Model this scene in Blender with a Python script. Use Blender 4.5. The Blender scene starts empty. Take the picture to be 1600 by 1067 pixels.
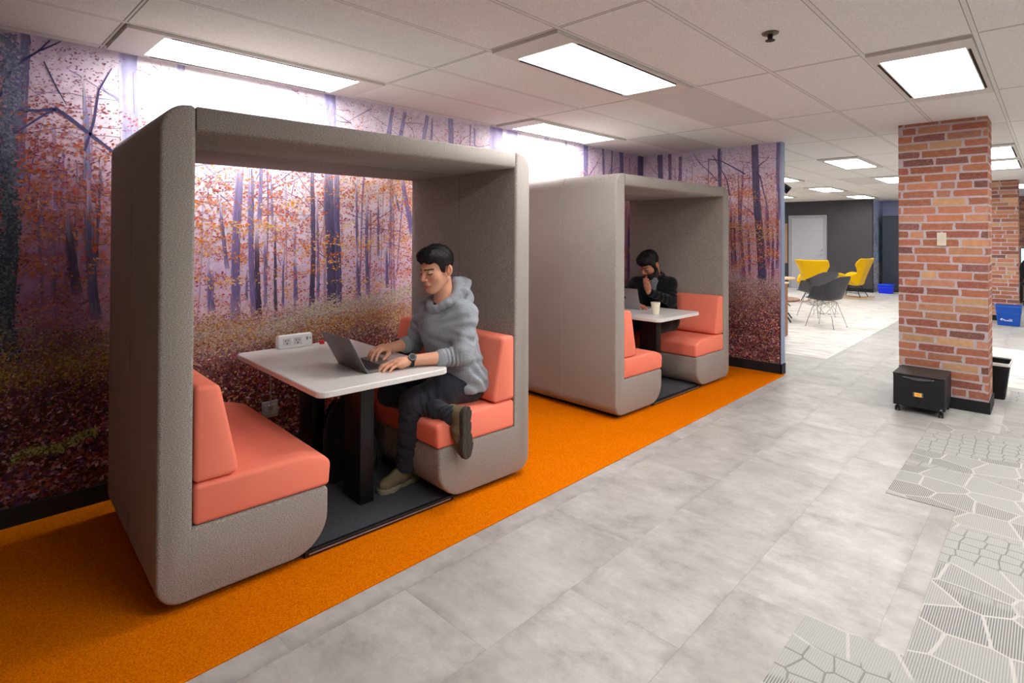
import bpy, bmesh, math, random
import numpy as np
from mathutils import Vector, Matrix

rng = np.random.default_rng(7)
random.seed(7)
COL = bpy.context.scene.collection

# ------------------------------------------------------------------ colour / node helpers
def lin(c):
    c = np.asarray(c, dtype=float) / 255.0
    return np.where(c <= 0.04045, c / 12.92, ((c + 0.055) / 1.055) ** 2.4)

def L4(r, g, b):
    x = lin((r, g, b)); return (float(x[0]), float(x[1]), float(x[2]), 1.0)

class NT:
    def __init__(s, name):
        s.m = bpy.data.materials.new(name); s.m.use_nodes = True
        s.t = s.m.node_tree; s.t.nodes.clear()
        s.out = s.t.nodes.new('ShaderNodeOutputMaterial')
        s.p = s.t.nodes.new('ShaderNodeBsdfPrincipled')
        s.t.links.new(s.p.outputs[0], s.out.inputs[0])
    def setin(s, sock, v):
        if hasattr(v, 'is_output'): s.t.links.new(v, sock)
        elif v is not None: sock.default_value = v
    def n(s, typ, ins=None, **attrs):
        nd = s.t.nodes.new(typ)
        for k, v in attrs.items(): setattr(nd, k, v)
        for k, v in (ins or {}).items(): s.setin(nd.inputs[k], v)
        return nd
    def math(s, op, a, b=None, c=None):
        nd = s.t.nodes.new('ShaderNodeMath'); nd.operation = op
        s.setin(nd.inputs[0], a)
        if b is not None: s.setin(nd.inputs[1], b)
        if c is not None: s.setin(nd.inputs[2], c)
        return nd.outputs[0]
    def mix(s, f, a, b, blend='MIX'):
        nd = s.t.nodes.new('ShaderNodeMix'); nd.data_type = 'RGBA'; nd.blend_type = blend
        s.setin(nd.inputs[0], f); s.setin(nd.inputs[6], a); s.setin(nd.inputs[7], b)
        return nd.outputs[2]
    def ramp(s, f, stops, interp='LINEAR'):
        nd = s.t.nodes.new('ShaderNodeValToRGB'); cr = nd.color_ramp; cr.interpolation = interp
        while len(cr.elements) > 1: cr.elements.remove(cr.elements[-1])
        cr.elements[0].position = stops[0][0]; cr.elements[0].color = stops[0][1]
        for p, c in stops[1:]:
            e = cr.elements.new(p); e.color = c
        s.setin(nd.inputs[0], f)
        return nd.outputs[0]
    def coord(s, scale=(1, 1, 1), which='Object', loc=(0, 0, 0)):
        tc = s.n('ShaderNodeTexCoord')
        mp = s.n('ShaderNodeMapping', {'Vector': tc.outputs[which], 'Scale': scale, 'Location': loc})
        return mp.outputs[0]
    def noise(s, vec, scale, detail=2.0, rough=0.5, out=0):
        return s.n('ShaderNodeTexNoise', {'Vector': vec, 'Scale': scale, 'Detail': detail, 'Roughness': rough}).outputs[out]
    def bump(s, h, strength=0.3, dist=0.01):
        b = s.n('ShaderNodeBump', {'Height': h, 'Strength': strength, 'Distance': dist})
        s.t.links.new(b.outputs[0], s.p.inputs['Normal'])
    def base(s, c): s.setin(s.p.inputs['Base Color'], c)
    def set(s, rough=0.5, spec=0.3, metal=0.0):
        s.p.inputs['Roughness'].default_value = rough
        s.p.inputs['Specular IOR Level'].default_value = spec
        s.p.inputs['Metallic'].default_value = metal
        return s

def mat(name, rgb, rough=0.5, spec=0.3, metal=0.0, var=0.06, scale=12.0, bump=0.0, bscale=200.0):
    """plain surface with a little procedural unevenness"""
    q = NT(name).set(rough, spec, metal)
    v = q.coord()
    c = L4(*rgb); d = tuple(x * (1 - var) for x in c[:3]) + (1,); e = tuple(min(1, x * (1 + var)) for x in c[:3]) + (1,)
    q.base(q.mix(q.noise(v, scale, 4), d, e))
    if bump: q.bump(q.noise(v, bscale, 2), bump, 0.002)
    return q.m

def fabric(name, rgb_d, rgb_l, scale=330.0, rough=0.95, bump=0.35, soft=2.5):
    q = NT(name).set(rough, 0.1)
    v = q.coord()
    a = q.noise(v, scale, 3, 0.6)
    b = q.noise(q.coord((1, 1, 3)), scale * 0.45, 2, 0.5)
    f = q.math('ADD', q.math('MULTIPLY', a, 0.65), q.math('MULTIPLY', b, 0.35))
    c = q.ramp(f, [(0.36, L4(*rgb_d)), (0.64, L4(*rgb_l))])
    big = q.noise(v, soft, 3)
    q.base(q.mix(q.math('MULTIPLY', big, 0.25), c, L4(*rgb_d)))
    q.bump(f, bump, 0.003)
    q.p.inputs['Sheen Weight'].default_value = 0.15
    return q.m

# ------------------------------------------------------------------ mesh helpers
def make_mesh(name, V, F, material=None, parent=None, smooth=True, angle=35, cols=None, loc=None):
    me = bpy.data.meshes.new(name)
    V = np.asarray(V, dtype=np.float32)
    if isinstance(F, np.ndarray):
        nf, k = F.shape
        me.vertices.add(len(V)); me.vertices.foreach_set('co', V.ravel())
        me.loops.add(nf * k); me.loops.foreach_set('vertex_index', F.astype(np.int32).ravel())
        me.polygons.add(nf); me.polygons.foreach_set('loop_start', np.arange(0, nf * k, k, dtype=np.int32))
        me.update(calc_edges=True)
    else:
        me.from_pydata([tuple(v) for v in V], [], [tuple(f) for f in F]); me.update()
    me.validate()
    if cols is not None:
        at = me.color_attributes.new('Col', 'FLOAT_COLOR', 'POINT')
        C = np.ones((len(V), 4), dtype=np.float32); C[:, :3] = cols
        at.data.foreach_set('color', C.ravel())
    if smooth:
        me.polygons.foreach_set('use_smooth', np.ones(len(me.polygons), dtype=bool))
        if angle < 179: me.set_sharp_from_angle(angle=math.radians(angle))
    o = bpy.data.objects.new(name, me); COL.objects.link(o)
    if material: me.materials.append(material)
    if parent: o.parent = parent
    if loc is not None: o.location = loc
    return o

def tag(o, label=None, cat=None, group=None, kind=None):
    if label: o['label'] = label
    if cat: o['category'] = cat
    if group: o['group'] = group
    if kind: o['kind'] = kind
    return o

def empty(name, loc=(0, 0, 0), rz=0.0):
    o = bpy.data.objects.new(name, None); COL.objects.link(o)
    o.empty_display_size = 0.1; o.location = loc; o.rotation_euler = (0, 0, rz)
    return o

def thing(name, label, cat, loc=(0, 0, 0), rz=0.0, group=None):
    return tag(empty(name, loc, rz), label, cat, group)

def copy_tree(o, parent=None):
    c = o.copy(); COL.objects.link(c)
    if parent: c.parent = parent
    for ch in list(o.children): copy_tree(ch, c)
    return c

class MB:
    """collects pieces, then links them as one mesh object"""
    def __init__(s): s.V = []; s.F = []; s.C = []; s.n = 0
    def add(s, V, F, col=None, M=None):
        V = [tuple(v) for v in V]
        if M is not None: V = [tuple(M @ Vector(v)) for v in V]
        s.V += V; s.F += [tuple(i + s.n for i in f) for f in F]; s.n += len(V)
        s.C += [col if col is not None else (1, 1, 1)] * len(V)
        return s
    def box(s, a, b, r=0.0, seg=2, col=None, M=None):
        V, F = rbox(a, b, r, seg); return s.add(V, F, col, M)
    def tube(s, pts, r, n=8, col=None, cap=True, M=None):
        V, F = tube(pts, r, n, cap); return s.add(V, F, col, M)
    def lathe(s, prof, n=24, c=(0, 0, 0), col=None, M=None):
        V, F = lathe(prof, n, c); return s.add(V, F, col, M)
    def build(s, name, m, parent=None, smooth=True, angle=35, cols=False):
        return make_mesh(name, s.V, s.F, m, parent, smooth, angle, np.array(s.C) if cols else None)

def rbox(a, b, r=0.0, seg=2):
    bm = bmesh.new()
    M = Matrix.Translation([(a[i] + b[i]) / 2 for i in range(3)]) @ Matrix.Diagonal([abs(b[i] - a[i]) for i in range(3)] + [1])
    bmesh.ops.create_cube(bm, size=1.0, matrix=M)
    if r > 0:
        bmesh.ops.bevel(bm, geom=list(bm.edges), offset=r, segments=seg, affect='EDGES', profile=0.5, clamp_overlap=True)
    bm.verts.index_update()
    V = [tuple(v.co) for v in bm.verts]; F = [[v.index for v in f.verts] for f in bm.faces]
    bm.free(); return V, F

def tube(pts, r, n=8, cap=True):
    P = [Vector(p) for p in pts]; R = r if isinstance(r, (list, tuple)) else [r] * len(P)
    V = []; F = []; prev = None
    for i, p in enumerate(P):
        d = (P[min(i + 1, len(P) - 1)] - P[max(i - 1, 0)]).normalized()
        if prev is None:
            a = Vector((0, 0, 1)) if abs(d.z) < 0.9 else Vector((1, 0, 0))
            x = d.cross(a).normalized()
        else:
            x = (prev - d * prev.dot(d)).normalized()
        prev = x; y = d.cross(x)
        for k in range(n):
            t = 2 * math.pi * k / n
            V.append(p + (x * math.cos(t) + y * math.sin(t)) * R[i])
    for i in range(len(P) - 1):
        for k in range(n):
            F.append((i * n + k, i * n + (k + 1) % n, (i + 1) * n + (k + 1) % n, (i + 1) * n + k))
    if cap:
        F.append(tuple(range(n - 1, -1, -1))); F.append(tuple(range((len(P) - 1) * n, len(P) * n)))
    return V, F

def lathe(prof, n=24, c=(0, 0, 0)):
    V = []; F = []
    for r, z in prof:
        for k in range(n):
            t = 2 * math.pi * k / n
            V.append((c[0] + r * math.cos(t), c[1] + r * math.sin(t), c[2] + z))
    for i in range(len(prof) - 1):
        for k in range(n):
            F.append((i * n + k, i * n + (k + 1) % n, (i + 1) * n + (k + 1) % n, (i + 1) * n + k))
    if prof[0][0] > 1e-6: F.append(tuple(range(n - 1, -1, -1)))
    if prof[-1][0] > 1e-6: F.append(tuple(range((len(prof) - 1) * n, len(prof) * n)))
    return V, F

def round_poly(pts, seg=6):
    """pts: (x, y, radius) counter-clockwise -> list of (x, y) with rounded corners"""
    out = []
    n = len(pts)
    for i in range(n):
        p = Vector(pts[i][:2]); r = pts[i][2]
        a = Vector(pts[i - 1][:2]); b = Vector(pts[(i + 1) % n][:2])
        if r <= 0: out.append(tuple(p)); continue
        da = (a - p).normalized(); db = (b - p).normalized()
        ang = da.angle(db); t = r / math.tan(ang / 2)
        s = p + da * t; e = p + db * t
        c = p + (da + db).normalized() * (r / math.sin(ang / 2))
        a0 = math.atan2(s.y - c.y, s.x - c.x); a1 = math.atan2(e.y - c.y, e.x - c.x)
        d = (a1 - a0 + math.pi) % (2 * math.pi) - math.pi
        for k in range(seg + 1):
            q = a0 + d * k / seg
            out.append((c.x + r * math.cos(q), c.y + r * math.sin(q)))
    return out

def extrude(poly, rings, fn):
    """poly ccw [(a,b)], rings [(t, inset)], fn(a,b,t)->xyz"""
    P = [Vector(p) for p in poly]; n = len(P)
    N = []
    for i in range(n):
        e0 = (P[i] - P[i - 1]); e1 = (P[(i + 1) % n] - P[i])
        n0 = Vector((-e0.y, e0.x)).normalized(); n1 = Vector((-e1.y, e1.x)).normalized()
        m = (n0 + n1)
        m = m.normalized() if m.length > 1e-6 else n0
        N.append(m / max(0.5, m.dot(n0)))
    V = []; F = []
    for t, ins in rings:
        for i in range(n):
            q = P[i] + N[i] * ins
            V.append(fn(q.x, q.y, t))
    for k in range(len(rings) - 1):
        for i in range(n):
            F.append((k * n + i, k * n + (i + 1) % n, (k + 1) * n + (i + 1) % n, (k + 1) * n + i))
    F.append(tuple(range(n - 1, -1, -1))); F.append(tuple(range((len(rings) - 1) * n, len(rings) * n)))
    return V, F

def fix_normals(o):
    bm = bmesh.new(); bm.from_mesh(o.data); bmesh.ops.recalc_face_normals(bm, faces=bm.faces[:]); bm.to_mesh(o.data); bm.free()
    return o

# ------------------------------------------------------------------ implicit-surface mesher (for bodies and clothes)
def surface_nets(D, org, h):
    S = D < 0
    c = np.zeros(tuple(x - 1 for x in D.shape), dtype=np.int8)
    offs = [(i, j, k) for i in (0, 1) for j in (0, 1) for k in (0, 1)]
    nx, ny, nz = c.shape
    for (i, j, k) in offs: c += S[i:i + nx, j:j + ny, k:k + nz]
    mask = (c > 0) & (c < 8)
    I, J, K = np.nonzero(mask)
    idx = -np.ones(c.shape, dtype=np.int32); idx[I, J, K] = np.arange(len(I))
    vals = {o: D[I + o[0], J + o[1], K + o[2]] for o in offs}
    pos = np.zeros((len(I), 3)); cnt = np.zeros(len(I))
    for a in offs:
        for ax in range(3):
            if a[ax] == 0:
                b = list(a); b[ax] = 1; b = tuple(b)
                va, vb = vals[a], vals[b]
                cr = (va < 0) != (vb < 0)
                t = np.where(cr, va / np.where(cr, va - vb, 1), 0)
                p = np.tile(np.array(a, float), (len(I), 1)); p[:, ax] += t
                pos += p * cr[:, None]; cnt += cr
    pos /= cnt[:, None]
    V = (pos + np.stack([I, J, K], 1)) * h + np.array(org)
    F = []
    for ax in range(3):
        o1, o2 = (ax + 1) % 3, (ax + 2) % 3
        sl0 = [slice(None)] * 3; sl1 = [slice(None)] * 3
        sl0[ax] = slice(0, -1); sl1[ax] = slice(1, None)
        d = S[tuple(sl0)].astype(np.int8) - S[tuple(sl1)].astype(np.int8)
        A = np.nonzero(d); sg = d[A]
        A = np.stack(A, 1)
        ok = (A[:, o1] > 0) & (A[:, o2] > 0) & (A[:, o1] < c.shape[o1]) & (A[:, o2] < c.shape[o2])
        A = A[ok]; sg = sg[ok]
        def g(d1, d2):
            B = A.copy(); B[:, o1] += d1; B[:, o2] += d2
            return idx[B[:, 0], B[:, 1], B[:, 2]]
        q = np.stack([g(-1, -1), g(0, -1), g(0, 0), g(-1, 0)], 1)
        q[sg < 0] = q[sg < 0][:, ::-1]
        F.append(q)
    F = np.concatenate(F)
    F = F[(F >= 0).all(1)]
    return V, F

def smin(a, b, k):
    if k <= 0: return np.minimum(a, b)
    h = np.clip(0.5 + 0.5 * (b - a) / k, 0, 1)
    return b + (a - b) * h - k * h * (1 - h)

def smax(a, b, k): return -smin(-a, -b, k)

def d_caps(P, a, b, ra, rb):
    a = np.asarray(a, float); ab = np.asarray(b, float) - a
    L2 = max(1e-9, float(ab @ ab))
    t = np.clip(((P[0] - a[0]) * ab[0] + (P[1] - a[1]) * ab[1] + (P[2] - a[2]) * ab[2]) / L2, 0, 1)
    d = np.sqrt((P[0] - a[0] - t * ab[0]) ** 2 + (P[1] - a[1] - t * ab[1]) ** 2 + (P[2] - a[2] - t * ab[2]) ** 2)
    return d - (ra + (rb - ra) * t), t

def d_ell(P, c, r):
    x = (P[0] - c[0]) / r[0]; y = (P[1] - c[1]) / r[1]; z = (P[2] - c[2]) / r[2]
    k0 = np.sqrt(x * x + y * y + z * z)
    k1 = np.sqrt((x / r[0]) ** 2 + (y / r[1]) ** 2 + (z / r[2]) ** 2) + 1e-9
    return k0 * (k0 - 1) / k1

class Sdf:
    def __init__(s, lo, hi, h):
        s.lo = np.array(lo, float); s.h = h
        s.shape = tuple(int(math.ceil((hi[i] - lo[i]) / h)) + 1 for i in range(3))
        s.D = np.full(s.shape, 0.5, dtype=np.float32)
    def block(s, lo, hi):
        a = np.maximum(0, np.floor((np.array(lo) - s.lo) / s.h)).astype(int)
        b = np.minimum(np.array(s.shape), np.ceil((np.array(hi) - s.lo) / s.h).astype(int) + 1)
        if (b <= a).any(): return None, None
        ax = [(s.lo[i] + np.arange(a[i], b[i]) * s.h).astype(np.float32) for i in range(3)]
        P = (ax[0][:, None, None], ax[1][None, :, None], ax[2][None, None, :])
        return tuple(slice(a[i], b[i]) for i in range(3)), P
    def put(s, fn, lo, hi, k=0.0, op='add', pad=0.03):
        m = pad + k
        sl, P = s.block(np.array(lo) - m, np.array(hi) + m)
        if sl is None: return s
        d = fn(P).astype(np.float32)
        if op == 'add': s.D[sl] = smin(s.D[sl], d, k)
        elif op == 'sub': s.D[sl] = smax(s.D[sl], -d, k)
        elif op == 'and': s.D[sl] = smax(s.D[sl], d, k)
        return s
    def caps(s, a, b, ra, rb=None, k=0.0, op='add', wr=None):
        rb = ra if rb is None else rb
        r = max(ra, rb)
        lo = np.minimum(a, b) - r; hi = np.maximum(a, b) + r
        def fn(P):
            d, t = d_caps(P, a, b, ra, rb)
            if wr:
                amp, fr, ph = wr
                d = d - amp * np.sin(fr * t + ph + 2.2 * np.sin(40 * P[2] + 31 * P[0]) * 0.5 + 25 * P[1]) * np.clip(t * 3, 0, 1)
            return d
        return s.put(fn, lo, hi, k, op)
    def ell(s, c, r, k=0.0, op='add'):
        c = np.array(c, float); r = np.array(r, float)
        return s.put(lambda P: d_ell(P, c, r), c - r, c + r, k, op)
    def local(s, fn, c, ax, sc, half, k=0.0, op='add'):
        """fn is evaluated in the frame with origin c, axes ax=(f,l,u), scale sc"""
        c = np.array(c, float); f, l, u = [np.array(v, float) for v in ax]
        def g(P):
            dx, dy, dz = P[0] - c[0], P[1] - c[1], P[2] - c[2]
            Q = tuple((dx * v[0] + dy * v[1] + dz * v[2]) / sc for v in (f, l, u))
            return fn(Q) * sc
        R = half * sc
        return s.put(g, c - R, c + R, k, op)
    def mesh(s): return surface_nets(s.D, s.lo, s.h)
LIGHT = 24.0
EXPO = 0.0
# ================================================================== SETTING
H = 2.57          # ceiling height
YW = 3.903        # forest mural wall
XE = 6.5          # end of the alcove (second mural wall)
GX0, GY0, GSX, GSY = 0.666, 3.332, 1.524, 0.508   # ceiling grid

# ---- floor -------------------------------------------------------
def floor_material():
    q = NT('concrete_look_tiles').set(0.42, 0.35)
    tc = q.n('ShaderNodeTexCoord'); sep = q.n('ShaderNodeSeparateXYZ', {0: tc.outputs['Object']})
    x, y = sep.outputs[0], sep.outputs[1]
    ty = q.math('DIVIDE', q.math('ADD', y, 20.0 - 0.212), 0.507)
    row = q.math('FLOOR', ty)
    odd = q.math('MODULO', row, 2.0)
    tx = q.math('DIVIDE', q.math('ADD', q.math('ADD', x, 20.0 - 0.53), q.math('MULTIPLY', odd, 0.4975)), 0.995)
    col = q.math('FLOOR', tx)
    cell = q.n('ShaderNodeCombineXYZ', {0: col, 1: row, 2: 3.0})
    wn = q.n('ShaderNodeTexWhiteNoise', {'Vector': cell.outputs[0]}, noise_dimensions='3D')
    rnd = wn.outputs['Value']
    off = q.n('ShaderNodeVectorMath', {0: wn.outputs['Color'], 1: (40, 40, 40)}, operation='MULTIPLY')
    pos = q.n('ShaderNodeVectorMath', {0: tc.outputs['Object'], 1: off.outputs[0]}, operation='ADD').outputs[0]
    cloud = q.noise(pos, 3.2, 12, 0.72)
    st = q.n('ShaderNodeMapping', {'Vector': pos, 'Scale': (2.6, 1.0, 1), 'Rotation': (0, 0, 0.25)}).outputs[0]
    streak = q.noise(st, 4.6, 10, 0.74)
    f = q.math('ADD', q.math('MULTIPLY', cloud, 0.6), q.math('MULTIPLY', streak, 0.4))
    c = q.ramp(f, [(0.32, L4(126, 121, 116)), (0.44, L4(160, 157, 152)), (0.52, L4(174, 172, 167)), (0.64, L4(193, 192, 188))])
    blot = q.noise(pos, 1.3, 6, 0.65)
    c = q.mix(q.ramp(blot, [(0.5, (0, 0, 0, 1)), (0.66, (0.42, 0.42, 0.42, 1))]), c, L4(143, 136, 132))
    c = q.mix(q.math('MULTIPLY', rnd, 0.35), c, L4(152, 150, 147))
    # scratches
    sc = q.n('ShaderNodeMapping', {'Vector': pos, 'Rotation': (0, 0, 0.5), 'Scale': (2.0, 22.0, 1)}).outputs[0]
    scr = q.ramp(q.noise(sc, 1.6, 6, 0.7), [(0.66, (0, 0, 0, 1)), (0.74, (0.6, 0.6, 0.6, 1))])
    c = q.mix(scr, c, L4(114, 108, 108))
    # seams
    fx = q.math('FRACT', tx); fy = q.math('FRACT', ty)
    ex = q.math('MULTIPLY', q.math('MINIMUM', fx, q.math('SUBTRACT', 1.0, fx)), 0.995)
    ey = q.math('MULTIPLY', q.math('MINIMUM', fy, q.math('SUBTRACT', 1.0, fy)), 0.507)
    eg = q.math('MULTIPLY', q.ramp(q.math('MINIMUM', ey, ex), [(0.0, (1, 1, 1, 1)), (0.05, (0, 0, 0, 1))]), q.ramp(q.noise(pos, 2.4, 6, 0.7), [(0.48, (0, 0, 0, 1)), (0.6, (0.55, 0.55, 0.55, 1))]))
    c = q.mix(eg, c, L4(128, 122, 122))
    seam = q.math('LESS_THAN', q.math('MINIMUM', ex, ey), 0.0014)
    c = q.mix(q.math('MULTIPLY', seam, q.math('MULTIPLY', 0.4, q.math('GREATER_THAN', q.noise(pos, 0.7, 1), 0.47))), c, L4(112, 108, 106))
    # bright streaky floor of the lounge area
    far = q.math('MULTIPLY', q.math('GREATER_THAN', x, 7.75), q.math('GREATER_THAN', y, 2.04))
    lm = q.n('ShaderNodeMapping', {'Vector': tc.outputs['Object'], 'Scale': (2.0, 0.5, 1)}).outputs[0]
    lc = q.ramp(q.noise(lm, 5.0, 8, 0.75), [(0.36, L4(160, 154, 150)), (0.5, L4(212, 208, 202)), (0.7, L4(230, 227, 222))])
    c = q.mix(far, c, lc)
    far2 = q.math('MULTIPLY', q.math('GREATER_THAN', x, 7.6), q.math('MULTIPLY', q.math('LESS_THAN', y, 0.75), q.math('LESS_THAN', x, 10.2)))  # bright floor reflection past the pillar, put into the colour
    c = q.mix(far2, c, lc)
    q.base(c)
    q.bump(f, 0.05, 0.002)
    return q.m

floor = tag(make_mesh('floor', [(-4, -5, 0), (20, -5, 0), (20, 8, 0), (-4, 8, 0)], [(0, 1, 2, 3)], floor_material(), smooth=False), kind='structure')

# ---- orange carpet ------------------------------------------------
q = NT('orange_loop_carpet').set(1.0, 0.0)
v = q.coord()
n1 = q.noise(v, 190, 4, 0.75); n2 = q.noise(v, 3.0, 4)
c = q.ramp(n1, [(0.30, L4(168, 74, 0)), (0.5, L4(226, 116, 4)), (0.68, L4(246, 148, 22))])
q.base(q.mix(q.math('MULTIPLY', n2, 0.3), c, L4(208, 98, 2)))
q.bump(n1, 0.8, 0.006)
M_orange = q.m
tag(make_mesh('floor_carpet', *rbox((-3.9, 2.13, 0.0), (XE, YW - 0.005, 0.008), 0.002, 1), M_orange, smooth=False), kind='structure')

# ---- patterned carpet tiles on the right --------------------------
def pattern_carpet():
    q = NT('pebble_pattern_carpet').set(1.0, 0.0)
    tc = q.n('ShaderNodeTexCoord'); P = tc.outputs['Object']
    sep = q.n('ShaderNodeSeparateXYZ', {0: P}); x, y = sep.outputs[0], sep.outputs[1]
    wob = q.n('ShaderNodeTexNoise', {'Vector': P, 'Scale': 1.3, 'Detail': 1.0})
    woff = q.n('ShaderNodeVectorMath', {0: wob.outputs['Color'], 1: (0.12, 0.12, 0)}, operation='MULTIPLY').outputs[0]
    Pw = q.n('ShaderNodeVectorMath', {0: P, 1: woff}, operation='ADD').outputs[0]
    Pm = q.n('ShaderNodeMapping', {'Vector': Pw, 'Scale': (5.4, 4.6, 0.0)}).outputs[0]
    ve = q.n('ShaderNodeTexVoronoi', {'Vector': Pm, 'Scale': 1.0, 'Randomness': 0.75}, feature='DISTANCE_TO_EDGE', voronoi_dimensions='2D').outputs['Distance']
    vc = q.n('ShaderNodeTexVoronoi', {'Vector': Pm, 'Scale': 1.0, 'Randomness': 0.75}, feature='F1', voronoi_dimensions='2D').outputs['Color']
    vs = q.n('ShaderNodeSeparateColor', {0: vc}).outputs[0]
    Pm2 = q.n('ShaderNodeMapping', {'Vector': Pw, 'Scale': (11.0, 12.0, 0.0)}).outputs[0]
    ve2 = q.n('ShaderNodeTexVoronoi', {'Vector': Pm2, 'Scale': 1.0, 'Randomness': 0.35}, feature='DISTANCE_TO_EDGE', voronoi_dimensions='2D').outputs['Distance']
    stripe = q.math('SINE', q.math('MULTIPLY', y, 2 * math.pi / 0.0085))
    stripe = q.math('MULTIPLY_ADD', stripe, 0.5, 0.5)
    sm = q.ramp(stripe, [(0.35, (0, 0, 0, 1)), (0.75, (1, 1, 1, 1))])
    light = L4(172, 171, 168); dark = L4(92, 89, 88); cream = L4(170, 165, 152)
    # strength of the dark threads differs from pebble to pebble
    fill = q.math('MULTIPLY', sm, q.ramp(vs, [(0.2, (0.2, 0.2, 0.2, 1)), (0.5, (0.4, 0.4, 0.4, 1)), (0.8, (0.8, 0.8, 0.8, 1))]))
    peb = q.mix(fill, light, dark)
    peb = q.mix(q.math('LESS_THAN', ve, 0.028), peb, q.mix(q.math('MULTIPLY', sm, 0.12), L4(192, 189, 183), dark))
    lines = q.mix(q.math('LESS_THAN', ve2, 0.042), q.mix(q.math('MULTIPLY', sm, 0.2), light, dark), q.mix(0.4, dark, light))
    band = q.noise(q.n('ShaderNodeMapping', {'Vector': P, 'Scale': (1.0, 0.35, 0.0)}).outputs[0], 1.6, 1.0)
    c = q.mix(q.ramp(band, [(0.53, (0, 0, 0, 1)), (0.55, (1, 1, 1, 1))], 'LINEAR'), peb, lines)
    wn = q.n('ShaderNodeTexNoise', {'Vector': P, 'Scale': 0.9, 'Detail': 2.0}).outputs[0]
    c = q.mix(q.ramp(wn, [(0.5, (0, 0, 0, 1)), (0.7, (0.55, 0.55, 0.55, 1))]), c, q.mix(q.math('MULTIPLY', fill, 0.9), cream, dark))
    wn2 = q.noise(P, 260, 2)
    c = q.mix(q.math('MULTIPLY', wn2, 0.25), c, L4(146, 141, 136))
    # tile joints
    fx = q.math('FRACT', q.math('DIVIDE', q.math('ADD', x, 20 - 3.935), 0.992)); fy = q.math('FRACT', q.math('DIVIDE', q.math('ADD', y, 20 - 0.393), 0.5))
    e = q.math('MINIMUM', q.math('MULTIPLY', q.math('MINIMUM', fx, q.math('SUBTRACT', 1.0, fx)), 2.0), q.math('MINIMUM', fy, q.math('SUBTRACT', 1.0, fy)))
    c = q.mix(q.math('MULTIPLY', q.math('LESS_THAN', e, 0.004), 0.5), c, L4(150, 146, 142))
    q.base(c); q.bump(stripe, 0.25, 0.002)
    return q.m
M_pat = pattern_carpet()
b = MB()
for (x0, y0, x1, y1) in ((-3.9, -4.9, 2.447, 0.722), (2.447, -4.9, 3.935, 0.393), (3.935, -4.9, 5.72, 0.722), (5.72, -4.9, 7.4, 0.30)):
    b.box((x0, y0, 0), (x1, y1, 0.004))
tag(b.build('floor_patterned', M_pat, smooth=False), kind='structure')

# ---- ceiling ------------------------------------------------------
def ceiling_material():
    q = NT('ceiling_tiles').set(0.9, 0.1)
    tc = q.n('ShaderNodeTexCoord'); P = tc.outputs['Object']
    sep = q.n('ShaderNodeSeparateXYZ', {0: P}); x, y = sep.outputs[0], sep.outputs[1]
    tx = q.math('DIVIDE', q.math('ADD', x, 20 * GSX - GX0), GSX); ty = q.math('DIVIDE', q.math('ADD', y, 40 * GSY - GY0), GSY)
    cell = q.n('ShaderNodeCombineXYZ', {0: q.math('FLOOR', tx), 1: q.math('FLOOR', ty), 2: 0.0}).outputs[0]
    wn = q.n('ShaderNodeTexWhiteNoise', {'Vector': cell}, noise_dimensions='3D').outputs['Value']
    fx = q.math('FRACT', tx); fy = q.math('FRACT', ty)
    ex = q.math('MULTIPLY', q.math('MINIMUM', fx, q.math('SUBTRACT', 1.0, fx)), GSX)
    ey = q.math('MULTIPLY', q.math('MINIMUM', fy, q.math('SUBTRACT', 1.0, fy)), GSY)
    speck = q.noise(P, 150, 3, 0.7)
    tile = q.mix(q.ramp(speck, [(0.40, (0.0, 0, 0, 1)), (0.62, (1, 1, 1, 1))]), L4(226, 224, 222), L4(244, 242, 241))
    rough_tile = q.math('GREATER_THAN', wn, 0.86)
    tile = q.mix(q.math('MULTIPLY', rough_tile, q.math('MULTIPLY', speck, 0.55)), tile, L4(150, 142, 140))
    tee = L4(228, 226, 224); gap = L4(138, 132, 130)
    c = tile
    c = q.mix(q.math('LESS_THAN', ey, 0.0135), c, gap)
    c = q.mix(q.math('LESS_THAN', ey, 0.0105), c, tee)
    c = q.mix(q.math('LESS_THAN', ex, 0.0115), c, tee)
    c = q.mix(q.math('MULTIPLY', q.math('LESS_THAN', q.math('ABSOLUTE', q.math('SUBTRACT', ex, 0.008)), 0.003), q.math('GREATER_THAN', ey, 0.0105)), c, gap)
    q.base(c); q.bump(speck, 0.12, 0.003)
    return q.m
tag(make_mesh('ceiling', *rbox((-4, -5, H), (20, 8, H + 0.05)), ceiling_material(), smooth=False), kind='structure')

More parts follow.
